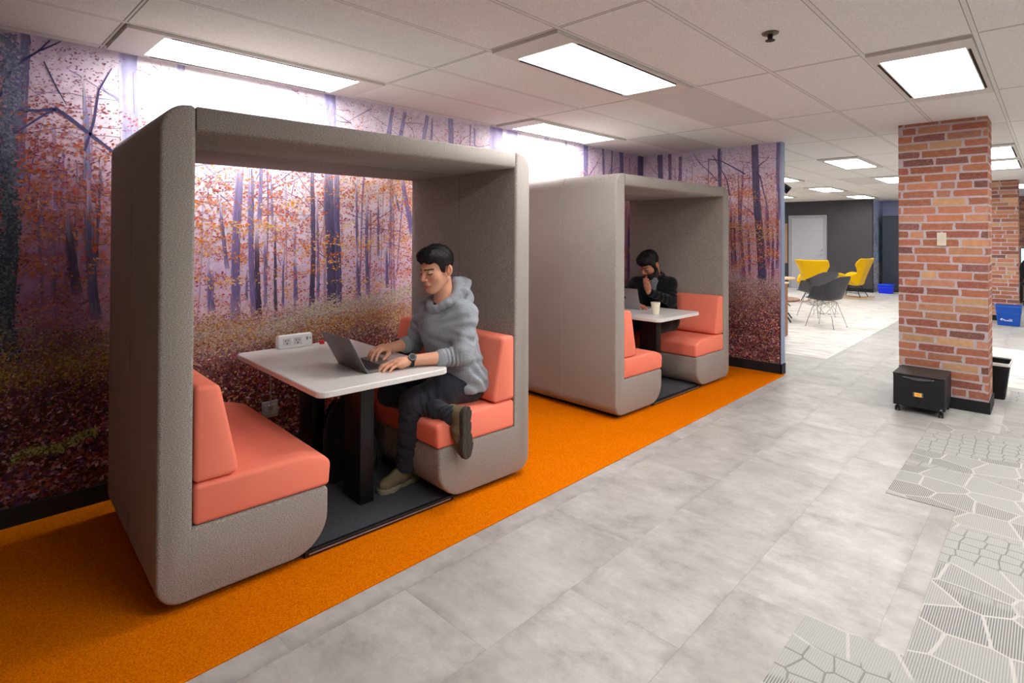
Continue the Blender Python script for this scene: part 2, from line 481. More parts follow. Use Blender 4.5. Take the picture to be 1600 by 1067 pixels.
# ---- forest mural walls -------------------------------------------
KC = dict(dk=(58, 60, 80), bl=(116, 112, 162), pd=(80, 62, 90), sl=(88, 76, 110), sd=(96, 84, 126), pm=(118, 88, 126), lv=(154, 148, 202), mp=(126, 108, 160))
TR = [(0.273,1.765,0.272,0.878,0.065,0.029,'dk'),(0.321,2.58,0.298,1.767,0.035,0.055,'bl'),(0.515,1.642,0.555,1.192,0.028,0.04,'pd'),(0.595,1.823,0.639,1.036,0.031,0.044,'sl'),(0.405,1.74,0.416,1.127,0.01,0.013,'pm'),(0.47,1.536,0.471,1.157,0.011,0.013,'pm'),(0.56,1.926,0.574,1.254,0.011,0.012,'pm'),(0.584,2.392,0.595,1.823,0.017,0.026,'bl'),(0.346,2.57,0.325,2.07,0.015,0.023,'bl'),(0.666,1.973,0.657,1.322,0.009,0.012,'sl'),(0.754,2.612,0.79,1.2,0.09,0.1,'lv'),(1.042,2.586,1.03,1.6,0.045,0.039,'lv'),(1.412,2.3,1.367,0.946,0.049,0.055,'mp'),(1.46,2.2,1.505,0.936,0.042,0.034,'mp'),(1.521,1.59,1.543,0.932,0.033,0.034,'pd'),(1.547,2.204,1.542,1.59,0.021,0.025,'mp'),(1.294,1.793,1.341,1.295,0.019,0.023,'mp'),(1.222,1.36,1.236,1.026,0.022,0.034,'mp'),(1.256,1.298,1.25,1.053,0.011,0.016,'mp'),(1.585,1.547,1.598,1.022,0.017,0.017,'mp'),(1.649,1.681,1.668,0.918,0.013,0.023,'sl'),(1.616,2.032,1.632,1.592,0.008,0.013,'mp'),(1.787,1.368,1.804,1.049,0.023,0.028,'mp'),(1.919,2.31,1.914,0.901,0.03,0.039,'sl'),(1.956,1.832,1.967,1.036,0.019,0.02,'mp'),(1.714,1.414,1.721,1.011,0.013,0.014,'mp'),(2.01,2.3,2.054,0.782,0.077,0.086,'sl'),(2.096,2.3,2.126,0.807,0.047,0.042,'sd'),(2.288,1.381,2.301,1.009,0.022,0.028,'mp'),(2.362,1.856,2.38,1.053,0.029,0.028,'mp'),(2.278,2.0,2.293,1.406,0.016,0.017,'mp'),(2.552,1.453,2.567,1.091,0.024,0.024,'mp'),(2.67,2.1,2.789,1.506,0.038,0.052,'mp'),(2.635,1.872,2.667,1.716,0.012,0.019,'mp'),(2.466,1.862,2.482,1.352,0.018,0.017,'mp'),(1.426,1.588,1.422,1.038,0.012,0.012,'mp'),(1.473,1.289,1.471,1.076,0.013,0.012,'mp'),(2.01,2.584,2.027,2.3,0.092,0.077,'lv'),(2.605,2.577,2.558,2.309,0.025,0.037,'lv'),(2.718,2.543,2.669,2.286,0.032,0.038,'lv'),(2.941,2.552,2.862,2.1,0.035,0.047,'lv'),(3.003,2.534,2.97,2.1,0.021,0.028,'lv'),(3.196,2.57,3.197,1.2,0.059,0.069,'lv'),(3.7,2.57,3.701,0.9,0.181,0.2,'lv'),(3.926,2.57,3.901,1.0,0.165,0.12,'lv'),(3.503,2.521,3.52,2.0,0.024,0.024,'lv'),(5.202,2.578,5.204,1.0,0.086,0.096,'bl'),(5.942,2.596,5.943,0.9,0.086,0.097,'bl'),(6.36,2.601,6.36,0.8,0.13,0.136,'sd'),(5.557,2.583,5.625,1.4,0.04,0.05,'bl'),(5.759,2.591,5.692,1.4,0.028,0.041,'bl'),(6.119,2.08,6.139,0.618,0.089,0.105,'sd'),(4.5,2.57,4.52,0.9,0.07,0.09,'lv'),(4.85,2.57,4.83,1.0,0.04,0.05,'lv'),(-0.4,2.57,-0.36,0.85,0.12,0.14,'sl'),(-0.05,2.57,0.0,0.9,0.05,0.07,'bl'),(-0.9,2.57,-0.92,0.9,0.08,0.09,'sl'),(-1.6,2.57,-1.58,0.8,0.15,0.17,'sd')]
TE = [(3.685,2.604,3.685,0.9,0.073,0.08,'sl'),(3.54,2.573,3.539,1.1,0.045,0.05,'pm'),(3.398,2.519,3.389,1.0,0.043,0.043,'pm'),(2.884,2.585,2.884,1.2,0.039,0.041,'sl'),(2.499,2.574,2.406,0.851,0.079,0.092,'sl'),(2.213,2.568,2.213,1.702,0.043,0.034,'bl'),(2.669,2.413,2.594,0.999,0.023,0.037,'pm'),(2.744,2.043,2.721,1.141,0.022,0.03,'pm'),(2.594,2.48,2.639,1.442,0.022,0.03,'pm'),(2.328,2.021,2.321,1.158,0.028,0.028,'pm'),(2.272,1.732,2.266,1.018,0.02,0.028,'pm'),(2.224,2.016,2.218,1.163,0.027,0.027,'pm'),(2.699,1.816,2.691,1.142,0.03,0.03,'pm'),(2.535,1.738,2.528,1.076,0.022,0.029,'pm'),(3.1,2.2,3.12,1.0,0.05,0.06,'pm')]

class Print2D:
    """flat printed picture: coloured quads laid in thin layers on a wall; s runs along the wall"""
    def __init__(s, to3, seed): s.to3 = to3; s.Q = []; s.C = []; s.r = np.random.default_rng(seed)
    def quads(s, P, Cc):            # P (n,4,3) in (s, z, layer), Cc (n,4,3) sRGB
        s.Q.append(P); s.C.append(Cc)
    def leaves(s, x, z, ln, wd, ang, col, lay):
        n = len(x); ca, sa = np.cos(ang), np.sin(ang)
        P = np.zeros((n, 4, 3))
        for k, (a, b) in enumerate(((1, 0), (0.1, 1), (-1, 0), (-0.1, -1))):
            P[:, k, 0] = x + a * ln * ca - b * wd * sa; P[:, k, 1] = z + a * ln * sa + b * wd * ca; P[:, k, 2] = lay
        s.quads(P, np.repeat(col[:, None, :], 4, 1))
    def ribbon(s, pts, w, col, lay, jitter=0.0, edge=0.0, shade=True):
        pts = np.array(pts, float); n = len(pts); w = np.broadcast_to(np.asarray(w, float), (n,))
        d = np.gradient(pts, axis=0); d /= np.linalg.norm(d, axis=1)[:, None] + 1e-9
        nn = np.stack([-d[:, 1], d[:, 0]], 1)
        prof = np.array([-0.5, -0.3, -0.05, 0.25, 0.42, 0.5]) if shade else np.array([-0.5, 0.5])
        br = np.array([0.86, 0.94, 1.0, 0.95, 1.08, 1.3]) if shade else np.array([1, 1])
        R = pts[:, None, :] + nn[:, None, :] * (prof[None, :] * w[:, None])[..., None]
        if edge: R[:, [0, -1], 0] += s.r.normal(0, edge, (n, 2))
        col = np.asarray(col, float); col = np.broadcast_to(col, (n, 3))
        Cc = col[:, None, :] * br[None, :, None] + s.r.normal(0, jitter, (n, len(prof), 1))
        m = len(prof)
        P = np.zeros(((n - 1) * (m - 1), 4, 3)); K = np.zeros_like(P); q = 0
        for i in range(n - 1):
            for j in range(m - 1):
                for k, (a, b) in enumerate(((i, j), (i + 1, j), (i + 1, j + 1), (i, j + 1))):
                    P[q, k, :2] = R[a, b]; P[q, k, 2] = lay; K[q, k] = Cc[a, b]
                q += 1
        s.quads(P, K)

def sstep(a, b, x): t = np.clip((x - a) / (b - a), 0, 1); return t * t * (3 - 2 * t)

def forest_print(s0, s1, trunks, to3, flip, seed, gloom, pale_glow, nspray, nlit):
    """s0..s1 along the wall.  gloom(s): 0 bright .. 1 dark,  mist(s,z): painted lamp glow and pale sky, 0..1"""
    R = np.random.default_rng(seed); pr = Print2D(to3, seed + 1)
    LS = s1 - s0
    def field(x, z):
        g = (gloom(x) * (1 - 0.65 * sstep(1.7, 2.4, z)))[..., None]
        st = [(0.1, (74, 38, 40)), (0.5, (106, 62, 62)), (0.85, (180, 140, 138)), (1.0, (232, 204, 216)), (1.25, (232, 208, 242)), (1.6, (246, 222, 238)), (2.0, (248, 226, 234)), (2.3, (234, 218, 236)), (2.6, (220, 212, 240))]
        zs = [a[0] for a in st]; cs = np.array([a[1] for a in st], float)
        c = np.stack([np.interp(z, zs, cs[:, k]) for k in range(3)], -1)
        dark = np.array([0.54, 0.40, 0.48])
        c = c * (1 - g) + c * dark * g
        m = pale_glow(x, z)[..., None]
        return c * (1 - m) + np.array([252, 247, 252.]) * m
    # background field
    nx, nz = int(LS / 0.03), 88
    X = np.linspace(s0, s1, nx + 1); Z = np.linspace(0, H, nz + 1)
    XX, ZZ = np.meshgrid(X, Z, indexing='ij')
    F = field(XX, ZZ) + R.normal(0, 7, XX.shape)[..., None]
    P = np.zeros((nx, nz, 4, 3)); K = np.zeros((nx, nz, 4, 3))
    for k, (a, b) in enumerate(((0, 0), (1, 0), (1, 1), (0, 1))):
        P[:, :, k, 0] = XX[a:nx + a, b:nz + b]; P[:, :, k, 1] = ZZ[a:nx + a, b:nz + b]; K[:, :, k] = F[a:nx + a, b:nz + b]
    P[..., 2] = 2e-4
    pr.quads(P.reshape(-1, 4, 3), K.reshape(-1, 4, 3))
    def fade(col, x, z, far):
        f = field(np.atleast_1d(np.asarray(x, float)), np.atleast_1d(np.asarray(z, float)))
        return np.asarray(col, float) * (1 - far) + f * far
    def ok(x): return (x > s0 + 0.02) & (x < s1 - 0.02)
    # distant thin trunks
    for i in range(int(LS * 12)):
        x = R.uniform(s0 + 0.05, s1 - 0.05); zb = R.uniform(0.95, 1.2); zt = R.uniform(1.5, 2.55); w = R.uniform(0.006, 0.022); ln = R.normal(0, 0.02)
        zz = np.linspace(zb, zt, 9); xx = np.clip(x + ln * (zz - zb) + 0.006 * np.sin(zz * 6 + i), s0 + .02, s1 - .02)
        pr.ribbon(np.stack([xx, zz], 1), w, fade((104, 80, 136), xx, zz, R.uniform(0.3, 0.7)), R.uniform(2e-4, 5e-4), 5)
    # undergrowth haze leaves, far
    def spray(n, zlo, zhi, cols, lay, lnr, far, per, spread, xr=None):
        cx = R.uniform(s0, s1, n) if xr is None else R.uniform(xr[0], xr[1], n); cz = R.uniform(zlo, zhi, n)
        L = R.uniform(0.1, 0.42, n); sl = R.normal(0.05, 0.16, n); ci = R.integers(0, len(cols), n)
        x = np.repeat(cx, per); z = np.repeat(cz, per); t = R.uniform(-1, 1, n * per)
        x = x + t * np.repeat(L, per); z = z + t * np.repeat(L * sl, per) - 0.18 * t * t * np.repeat(L, per) + R.normal(0, spread, n * per)
        col = np.array(cols, float)[np.repeat(ci, per)] + R.normal(0, 20, (n * per, 1)) + R.normal(0, 8, (n * per, 3))
        m = ok(x) & (z > 0.12) & (z < H - 0.02); x, z, col = x[m], z[m], col[m]; k = len(x)
        g = gloom(x)[:, None]; col = col * (1 - g) + col * np.array([0.66, 0.55, 0.62]) * g
        col = fade(col, x, z, far)
        mm = pale_glow(x, z); keep = R.uniform(0, 1, k) > mm * 0.9; x, z, col = x[keep], z[keep], col[keep]; k = len(x)
        ln = R.uniform(*lnr, k)
        pr.leaves(x, z, ln, ln * R.uniform(0.35, 0.65, k), R.normal(0, 0.6, k), col, R.uniform(lay[0], lay[1], k))
    far_cols = [(206, 146, 160), (220, 162, 150), (176, 140, 190), (232, 184, 172), (190, 120, 130), (240, 226, 240), (214, 200, 232)]
    spray(int(nspray * 0.75), 1.05, 2.6, far_cols, (6e-4, 1.2e-3), (0.004, 0.010), 0.30, 34, 0.035)
    # branches (thin dark lines)
    for i in range(int(LS * 60)):
        x = R.uniform(s0 + 0.1, s1 - 0.1); z = R.uniform(1.25, 2.55); a = R.uniform(-0.5, 0.9) if R.random() < .7 else R.uniform(0.8, 2.3); l = R.uniform(0.15, 0.6); n = 9
        t = np.linspace(0, 1, n); sgn = R.choice((-1, 1))
        xx = x + sgn * l * t * math.cos(a) + R.normal(0, 0.006, n).cumsum(); zz = z + l * t * math.sin(a) - 0.15 * l * t * t + R.normal(0, 0.006, n).cumsum()
        m = ok(xx) & (zz < H - 0.015)
        if m.sum() < 4 or not m.all(): continue
        pr.ribbon(np.stack([xx, zz], 1), np.linspace(R.uniform(0.003, 0.008), 0.0015, n), fade((92, 68, 116), xx, zz, R.uniform(0.05, 0.5)), R.uniform(1.2e-3, 1.5e-3), 4, shade=False)
    # measured trunks
    for (xt, zt, xb, zb, wt, wb, key) in trunks:
        zt = min(zt, H - 0.004); n = max(8, int((zt - zb) / 0.035)); t = np.linspace(0, 1, n)
        ct, cb = (xt + flip * wt / 2), (xb + flip * wb / 2)
        zz = zb + (zt - zb) * t; xx = cb + (ct - cb) * t + 0.006 * np.sin(zz * 5 + xb * 7)
        ww = wb + (wt - wb) * t; ww = ww * (1 + 0.35 * np.exp(-t * n / 2.5))
        xx = np.clip(xx, s0 + ww / 2 + .003, s1 - ww / 2 - .003)
        g = gloom(xx)[:, None]
        col = np.array(KC[key], float)[None] * (1 - 0.18 * g)
        up = sstep(1.5, 2.4, zz)[:, None]
        col = fade(col, xx, zz, 0.0) * (1 - 0.16 * up) + np.array([168, 164, 222.]) * 0.16 * up
        m = pale_glow(xx, zz)[:, None] * 0.40; col = col * (1 - m) + 255 * m
        if zt < H - 0.08:
            e = sstep(0.62, 1.0, t)[:, None] * 0.92; col = col * (1 - e) + field(xx, zz) * e; ww = ww * (1 - 0.45 * sstep(0.6, 1.0, t))
        e = (1 - sstep(0.0, 0.12, t))[:, None] * 0.5; col = col * (1 - e) + field(xx, zz) * e
        lay = {'lv': 1.9e-3, 'bl': 1.8e-3, 'mp': 2.62e-3, 'pm': 2.0e-3}.get(key, 2.66e-3)
        pr.ribbon(np.stack([xx, zz], 1), ww, col, lay + R.uniform(0, 4e-5), 6, edge=0.0015)
        # bark streaks and forked limbs
        for _ in range(int(6 + wt * 60)):
            a = R.uniform(0, 0.8); l = R.uniform(0.05, 0.2); tt = np.linspace(a, min(1, a + l), 5); o = R.uniform(-0.38, 0.38)
            zz2 = zb + (zt - zb) * tt; xs = np.interp(zz2, zz, xx) + o * np.interp(zz2, zz, ww)
            pr.ribbon(np.stack([xs, zz2], 1), R.uniform(0.002, 0.006), np.interp(zz2, zz, col[:, 0])[:, None] * np.array([1, 0.97, 1.15]) * R.choice((0.75, 0.85, 1.2)), lay + 6e-5, 3, shade=False)
        if zt > 2.2 and wt > 0.03 and zt - zb > 0.9:
            for _ in range(3):
                z0 = R.uniform(max(zb + .6, 1.5), zt - 0.15); x0 = float(np.interp(z0, zz, xx)); sg = R.choice((-1, 1)); l = R.uniform(0.2, 0.5); n2 = 9; t2 = np.linspace(0, 1, n2)
                xs = x0 + sg * l * 0.7 * t2 ** 0.8; zs = z0 + l * 0.8 * t2 + 0.02 * np.sin(t2 * 6)
                if ok(xs).all() and (zs < H - .01).all():
                    pr.ribbon(np.stack([xs, zs], 1), np.linspace(wt * 0.22, 0.003, n2), fade(KC[key], xs, zs, 0.1), lay - 1e-4, 4, shade=False)
    # mid and near autumn leaves in horizontal sprays
    mid_cols = [(210, 112, 82), (226, 132, 78), (236, 156, 92), (190, 92, 88), (168, 84, 98), (242, 190, 126), (222, 150, 136)]
    spray(int(nspray * 0.75), 1.05, 2.25, mid_cols, (2.1e-3, 2.6e-3), (0.005, 0.012), 0.12, 55, 0.022)
    spray(int(nspray * 0.26), 1.15, 2.1, [(236, 136, 48), (244, 160, 70), (222, 104, 44), (250, 196, 120)], (2.7e-3, 3.1e-3), (0.005, 0.012), 0.02, 50, 0.022)
    spray(int(nspray * 0.22), 2.0, 2.6, [(196, 120, 130), (214, 150, 140), (176, 100, 110), (230, 160, 110)], (2.1e-3, 2.5e-3), (0.004, 0.010), 0.25, 30, 0.04)
    # shrubs at the foot of the trees
    spray(int(nspray * 0.62), 0.74, 1.03, [(204, 154, 116), (222, 190, 150), (180, 118, 98), (170, 128, 144), (232, 216, 196), (156, 140, 110), (192, 108, 78), (196, 170, 194)], (3.1e-3, 3.6e-3), (0.004, 0.011), 0.12, 40, 0.04)
    # leaf litter: larger towards the bottom
    z = 0.08 + 0.92 * R.uniform(0, 1, nlit) ** 1.25; x = R.uniform(s0 + .02, s1 - .02, nlit)
    cols = np.array([(134, 62, 54), (156, 80, 60), (110, 54, 68), (86, 42, 60), (180, 108, 84), (198, 150, 146), (150, 102, 124), (216, 184, 178), (112, 72, 66), (168, 96, 56), (96, 48, 44), (66, 36, 52), (182, 150, 110), (120, 84, 120)], float)
    col = cols[R.integers(0, len(cols), nlit)] * R.uniform(0.75, 1.2, (nlit, 1)) + R.normal(0, 8, (nlit, 3))
    patch = np.sin(x * 5.1 + 3 * np.sin(z * 9)) * np.sin(z * 13 + 2 * np.sin(x * 3))
    col *= (1 + 0.16 * patch)[:, None]
    g = gloom(x)[:, None]; col = col * (1 - g) + col * np.array([0.74, 0.66, 0.74]) * g
    col = col * (0.95 + 0.22 * sstep(0.1, 1.0, z))[:, None]
    sz = 0.017 - 0.011 * sstep(0.1, 1.0, z)
    ln = sz * R.uniform(0.6, 1.25, nlit)
    pr.leaves(x, z, ln, ln * R.uniform(0.35, 0.7, nlit), R.normal(0, 0.8, nlit), col, R.uniform(2e-3, 4e-3, nlit))
    # sunlit pale patches on the ground
    for i in range(int(LS * 2.2)):
        cx = R.uniform(s0 + .3, s1 - .3); cz = R.uniform(0.72, 1.05); k = 160
        xx = cx + R.normal(0, 0.22, k); zz = cz + R.normal(0, 0.022, k); m = ok(xx)
        cc = np.array([(222, 206, 190), (206, 190, 160), (196, 170, 176)], float)[R.integers(0, 3, k)] * R.uniform(0.8, 1.05, (k, 1))
        cc = cc * (1 - 0.45 * gloom(xx)[:, None])
        pr.leaves(xx[m], zz[m], np.full(m.sum(), 0.010), np.full(m.sum(), 0.0045), R.normal(0, 0.4, m.sum()), cc[m], R.uniform(4e-3, 4.4e-3, m.sum()))
    return pr, R

def finish_print(pr, name, extra_V, extra_F, extra_col, material):
    Q = np.concatenate(pr.Q); C = np.clip(np.concatenate(pr.C), 0, 255)
    n = len(Q)
    V = pr.to3(Q.reshape(-1, 3)); F = np.arange(n * 4, dtype=np.int32).reshape(-1, 4)
    V = np.concatenate([V, np.array(extra_V)]); F = np.concatenate([F, np.array(extra_F, dtype=np.int32) + n * 4])
    cols = np.concatenate([lin(C.reshape(-1, 3)), np.tile(np.array(extra_col)[None], (len(extra_V), 1))])
    return make_mesh(name, V, F, material, smooth=False, cols=cols)

q = NT('printed_forest_wallpaper').set(0.6, 0.2)
at = q.n('ShaderNodeAttribute', attribute_name='Col')
nz = q.noise(q.coord(), 60, 5, 0.7)
q.base(q.mix(q.math('MULTIPLY', nz, 0.16), at.outputs['Color'], q.mix(1.0, at.outputs['Color'], L4(190, 166, 172), 'MULTIPLY')))
M_print = q.m

gl_b = lambda x: np.clip(0.95 - sstep(0.55, 1.15, np.asarray(x, float)) + 0.55 * sstep(4.6, 5.8, np.asarray(x, float)), 0, 1)  # left end darker: dark print and dim light both put into the colour
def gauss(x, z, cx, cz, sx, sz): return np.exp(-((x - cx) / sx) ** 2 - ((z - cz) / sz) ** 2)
glow_b = lambda x, z: np.clip(0.95 * gauss(x, z, 1.15, 2.35, 0.45, 0.45) + 0.5 * gauss(x, z, 1.7, 2.15, 1.1, 0.5) + 0.95 * gauss(x, z, 4.45, 2.4, 0.65, 0.6) + 0.25 * gauss(x, z, 3.0, 2.5, 0.8, 0.3), 0, 0.97)  # lamp hot spots painted into the print's colour, along with its own pale sky
def to_back(P): return np.stack([P[:, 0], YW - P[:, 2], P[:, 1]], 1)
pr, R = forest_print(-3.9, XE, TR, to_back, 1, 11, gl_b, glow_b, 1300, 90000)
# big ivy trunk and dark limbs on the left, mossy log on the ground
for pts, w in ((((0.10, 2.235), (0.25, 2.223), (0.292, 2.374), (0.347, 2.437), (0.398, 2.489), (0.445, 2.56)), (0.012, 0.012, 0.013, 0.012, 0.009, 0.006)),
               (((0.398, 2.489), (0.45, 2.53), (0.49, 2.565)), (0.009, 0.008, 0.005)),
               (((0.1, 2.17), (0.25, 2.158), (0.401, 2.172), (0.475, 2.195), (0.535, 2.152), (0.607, 2.092), (0.716, 2.004), (0.80, 1.93)), (0.012, 0.012, 0.014, 0.018, 0.018, 0.016, 0.012, 0.006)),
               (((0.30, 2.03), (0.36, 2.09), (0.43, 2.16), (0.475, 2.19)), (0.006, 0.008, 0.01, 0.012)),
               (((0.42, 2.44), (0.47, 2.32), (0.52, 2.22)), (0.007, 0.006, 0.003)),
               (((0.60, 1.98), (0.64, 2.15), (0.66, 2.33), (0.72, 2.47)), (0.012, 0.011, 0.009, 0.004)),
               (((0.46, 0.62), (0.47, 0.70), (0.485, 0.78), (0.49, 0.84)), (0.008, 0.007, 0.006, 0.003))):
    pr.ribbon(np.array(pts), np.array(w), (60, 58, 100), 3.3e-3, 3, shade=False)
k = 2600
zz = 0.85 + 1.7 * R.uniform(0, 1, k) ** 1.25; xx = 0.285 + R.normal(0, 0.022, k) + 0.01 * np.sin(zz * 9)
pr.leaves(xx, zz, R.uniform(0.006, 0.013, k), R.uniform(0.004, 0.008, k), R.uniform(0, 3, k), np.array([(44, 48, 58), (58, 66, 76), (34, 38, 54), (76, 86, 88)], float)[R.integers(0, 4, k)] + 62 * sstep(1.5, 2.5, zz)[:, None] * np.array([1, 0.95, 1.25]), R.uniform(3.2e-3, 3.6e-3, k))
k = 700
t = R.uniform(0, 1, k); xx = 0.31 + 0.36 * t; zz = 0.345 + 0.055 * t + 0.012 * np.sin(t * 9) + R.normal(0, 0.012, k)
pr.leaves(xx, zz, R.uniform(0.006, 0.013, k), R.uniform(0.004, 0.008, k), R.uniform(0, 3, k), np.array([(104, 98, 50), (142, 134, 78), (74, 66, 36), (168, 160, 110)], float)[R.integers(0, 4, k)], R.uniform(4.4e-3, 4.8e-3, k))
k = 1500   # yellow-green brambles at the left
xx = 0.1 + R.uniform(0, 0.75, k); zz = 0.80 + R.normal(0, 0.07, k)
pr.leaves(xx, zz, R.uniform(0.006, 0.012, k), R.uniform(0.003, 0.006, k), R.normal(0, 0.8, k), np.array([(168, 140, 66), (196, 160, 84), (128, 104, 52), (150, 88, 44)], float)[R.integers(0, 4, k)] * 0.8, R.uniform(4.4e-3, 4.8e-3, k))
k = 2300   # pale grassy bank and golden brambles behind the table
xx = R.uniform(1.55, 2.85, k); zz = 0.90 + 0.12 * (xx - 1.6) + R.normal(0, 0.036, k) + 0.02 * np.sin(xx * 7)
pr.leaves(xx, zz, R.uniform(0.006, 0.013, k), R.uniform(0.003, 0.005, k), R.normal(0, 0.35, k), np.array([(226, 214, 204), (212, 196, 170), (196, 180, 190), (236, 222, 190)], float)[R.integers(0, 4, k)] * R.uniform(0.85, 1.0, (k, 1)), R.uniform(3.7e-3, 4.0e-3, k))
k = 3200
xx = R.uniform(1.05, 2.85, k); zz = 0.86 + R.normal(0, 0.06, k) + 0.03 * np.sin(xx * 6)
pr.leaves(xx, zz, R.uniform(0.005, 0.011, k), R.uniform(0.003, 0.006, k), R.normal(0, 0.8, k), np.array([(228, 178, 112), (214, 150, 84), (236, 204, 150), (190, 120, 80)], float)[R.integers(0, 4, k)] * R.uniform(0.8, 1.0, (k, 1)), R.uniform(3.7e-3, 4.0e-3, k))
bx = rbox((-3.95, YW + 0.002, 0), (XE + 0.1, YW + 0.1, H))
tag(finish_print(pr, 'wall_back', bx[0], bx[1], lin((150, 145, 160)), M_print), kind='structure')

gl_e = lambda x: 0.30 + 0 * np.asarray(x, float)
mi_e = lambda x, z: 0.25 * gauss(x, z, 2.9, 2.4, 1.2, 0.4)
def to_end(P): return np.stack([XE - P[:, 2], P[:, 0], P[:, 1]], 1)
pr, R = forest_print(2.17, YW - 0.006, TE, to_end, -1, 23, gl_e, mi_e, 300, 24000)
for pts, w in ((((2.99, 2.45), (2.85, 2.42), (2.7, 2.33), (2.56, 2.24)), (0.008, 0.01, 0.012, 0.016)), (((2.44, 2.26), (2.39, 2.2), (2.36, 2.05), (2.31, 1.85)), (0.012, 0.016, 0.012, 0.006)), (((2.95, 2.5), (2.78, 2.2), (2.74, 2.0)), (0.008, 0.012, 0.016))):
    pr.ribbon(np.array(pts), np.array(w), (84, 74, 120), 3.3e-3, 3, shade=False)
bx = rbox((XE + 0.002, 2.17, 0), (XE + 0.1, YW, H))
we = finish_print(pr, 'wall_divider', bx[0], bx[1], lin((128, 140, 168)), M_print)
tag(we, kind='structure')

# ---- plain walls ---------------------------------------------------
M_white = mat('off_white_paint', (226, 224, 220), 0.8, 0.15, var=0.02)
M_grey = mat('charcoal_paint', (70, 68, 72), 0.75, 0.2, var=0.04, scale=3)
M_base = mat('black_rubber_base', (30, 30, 32), 0.6, 0.25)
def wall(name, a, b, m): return tag(make_mesh(name, *rbox(a, b), m, smooth=False), kind='structure')
wall('wall_left', (-4.1, -5, 0), (-4, 8, H), M_grey)
wall('wall_front', (-4, -5.1, 0), (20, -5, H), M_white)
wall('wall_lounge', (XE + 0.1, 7.9, 0), (18, 8, H), M_white)
wall('wall_grey', (17.9, 3.57, 0), (18.0, 8, H), M_grey)
q = NT('blue_abstract_wallpaper').set(0.6, 0.2)
v = q.coord((1, 1, 1))
wz = q.n('ShaderNodeSeparateXYZ', {0: v}).outputs[2]
a = q.noise(v, 5, 8, 0.75); bn = q.noise(v, 16, 6, 0.7)
c = q.ramp(a, [(0.3, L4(104, 134, 180)), (0.48, L4(170, 192, 226)), (0.6, L4(220, 228, 246)), (0.75, L4(130, 152, 150))])
lowf = q.ramp(wz, [(0.0, (1, 1, 1, 1)), (0.75, (1, 1, 1, 1)), (0.9, (0, 0, 0, 1))])
swirl = q.ramp(bn, [(0.44, L4(70, 74, 90)), (0.48, L4(240, 238, 244)), (0.62, L4(190, 188, 200))])
c = q.mix(lowf, c, swirl)
hi = q.ramp(wz, [(0.0, (0, 0, 0, 1)), (0.85, (0, 0, 0, 1)), (1.0, (1, 1, 1, 1))])
c = q.mix(q.math('GREATER_THAN', wz, 2.1), c, L4(190, 202, 240))
q.base(c); M_blue = q.m
wall('wall_alcove', (18.0, 3.57, 0), (19.2, 3.67, H), M_blue)
wall('wall_far', (19.2, -5, 0), (19.3, 3.67, H), M_blue)
wall('baseboard_back', (-3.95, YW - 0.018, 0.0), (XE - 0.001, YW - 0.0005, 0.105), M_base)
b = MB(); b.box((XE - 0.014, 2.156, 0), (XE - 0.0005, YW - 0.02, 0.115)); b.box((XE - 0.014, 2.156, 0), (XE + 0.11, 2.1695, 0.115))
tag(b.build('baseboard_divider', M_base, smooth=False), kind='structure')
wall('baseboard_grey', (17.885, 3.56, 0), (17.899, 7.9, 0.1), M_base)
b = MB().box((XE - 0.006, 2.163, 0.115), (XE + 0.106, 2.1698, H))
tag(b.build('trim_1', mat('blue_grey_corner_trim', (142, 156, 186), 0.5, 0.3), smooth=False), kind='structure')

# door in the grey wall
M_door = mat('light_grey_door_paint', (168, 168, 176), 0.5, 0.3, var=0.02)
M_frame = mat('mid_grey_frame_paint', (150, 150, 158), 0.5, 0.3, var=0.02)
M_steel = mat('brushed_steel', (190, 190, 194), 0.3, 0.5, 1.0)
d = tag(make_mesh('door_1', *rbox((17.868, 4.78, 0.005), (17.899, 5.66, 2.08), 0.003), M_door, smooth=False), kind='structure')
b = MB(); b.box((17.85, 4.70, 0), (17.8995, 4.78, 2.16), 0.004); b.box((17.85, 5.66, 0), (17.8995, 5.74, 2.16), 0.004); b.box((17.85, 4.78, 2.08), (17.8995, 5.66, 2.16), 0.004)
b.build('door_frame', M_frame, d, smooth=False)
b = MB(); b.tube([(17.868, 4.85, 1.0), (17.82, 4.85, 1.0)], 0.014, 12); b.tube([(17.822, 4.85, 1.0), (17.822, 4.98, 1.0)], 0.011, 10)
b.build('door_handle', M_steel, d)
MB().tube([(17.868, 4.85, 1.14), (17.845, 4.85, 1.14)], 0.032, 16).build('deadbolt', M_steel, d)

# ---- brick pillars -------------------------------------------------
BR = [(178, 104, 82), (190, 116, 88), (166, 92, 76), (200, 128, 94), (140, 90, 84), (206, 142, 102), (212, 162, 116), (182, 106, 80), (196, 118, 84), (184, 110, 78), (146, 94, 86), (198, 132, 106)]
q = NT('brick_print_wallpaper').set(0.75, 0.15)
at = q.n('ShaderNodeAttribute', attribute_name='Col'); v = q.coord()
n1 = q.noise(v, 24, 6, 0.7); n2 = q.noise(q.coord((3, 3, 9)), 16, 7, 0.75)
c = q.mix(q.ramp(n1, [(0.35, (0, 0, 0, 1)), (0.7, (0.35, 0.35, 0.35, 1))]), at.outputs['Color'], q.mix(1.0, at.outputs['Color'], L4(176, 150, 144), 'MULTIPLY'))
c = q.mix(q.ramp(n2, [(0.50, (0, 0, 0, 1)), (0.70, (0.45, 0.45, 0.45, 1))]), c, L4(214, 164, 132))
q.base(c); q.bump(n1, 0.2, 0.003); M_brick = q.m

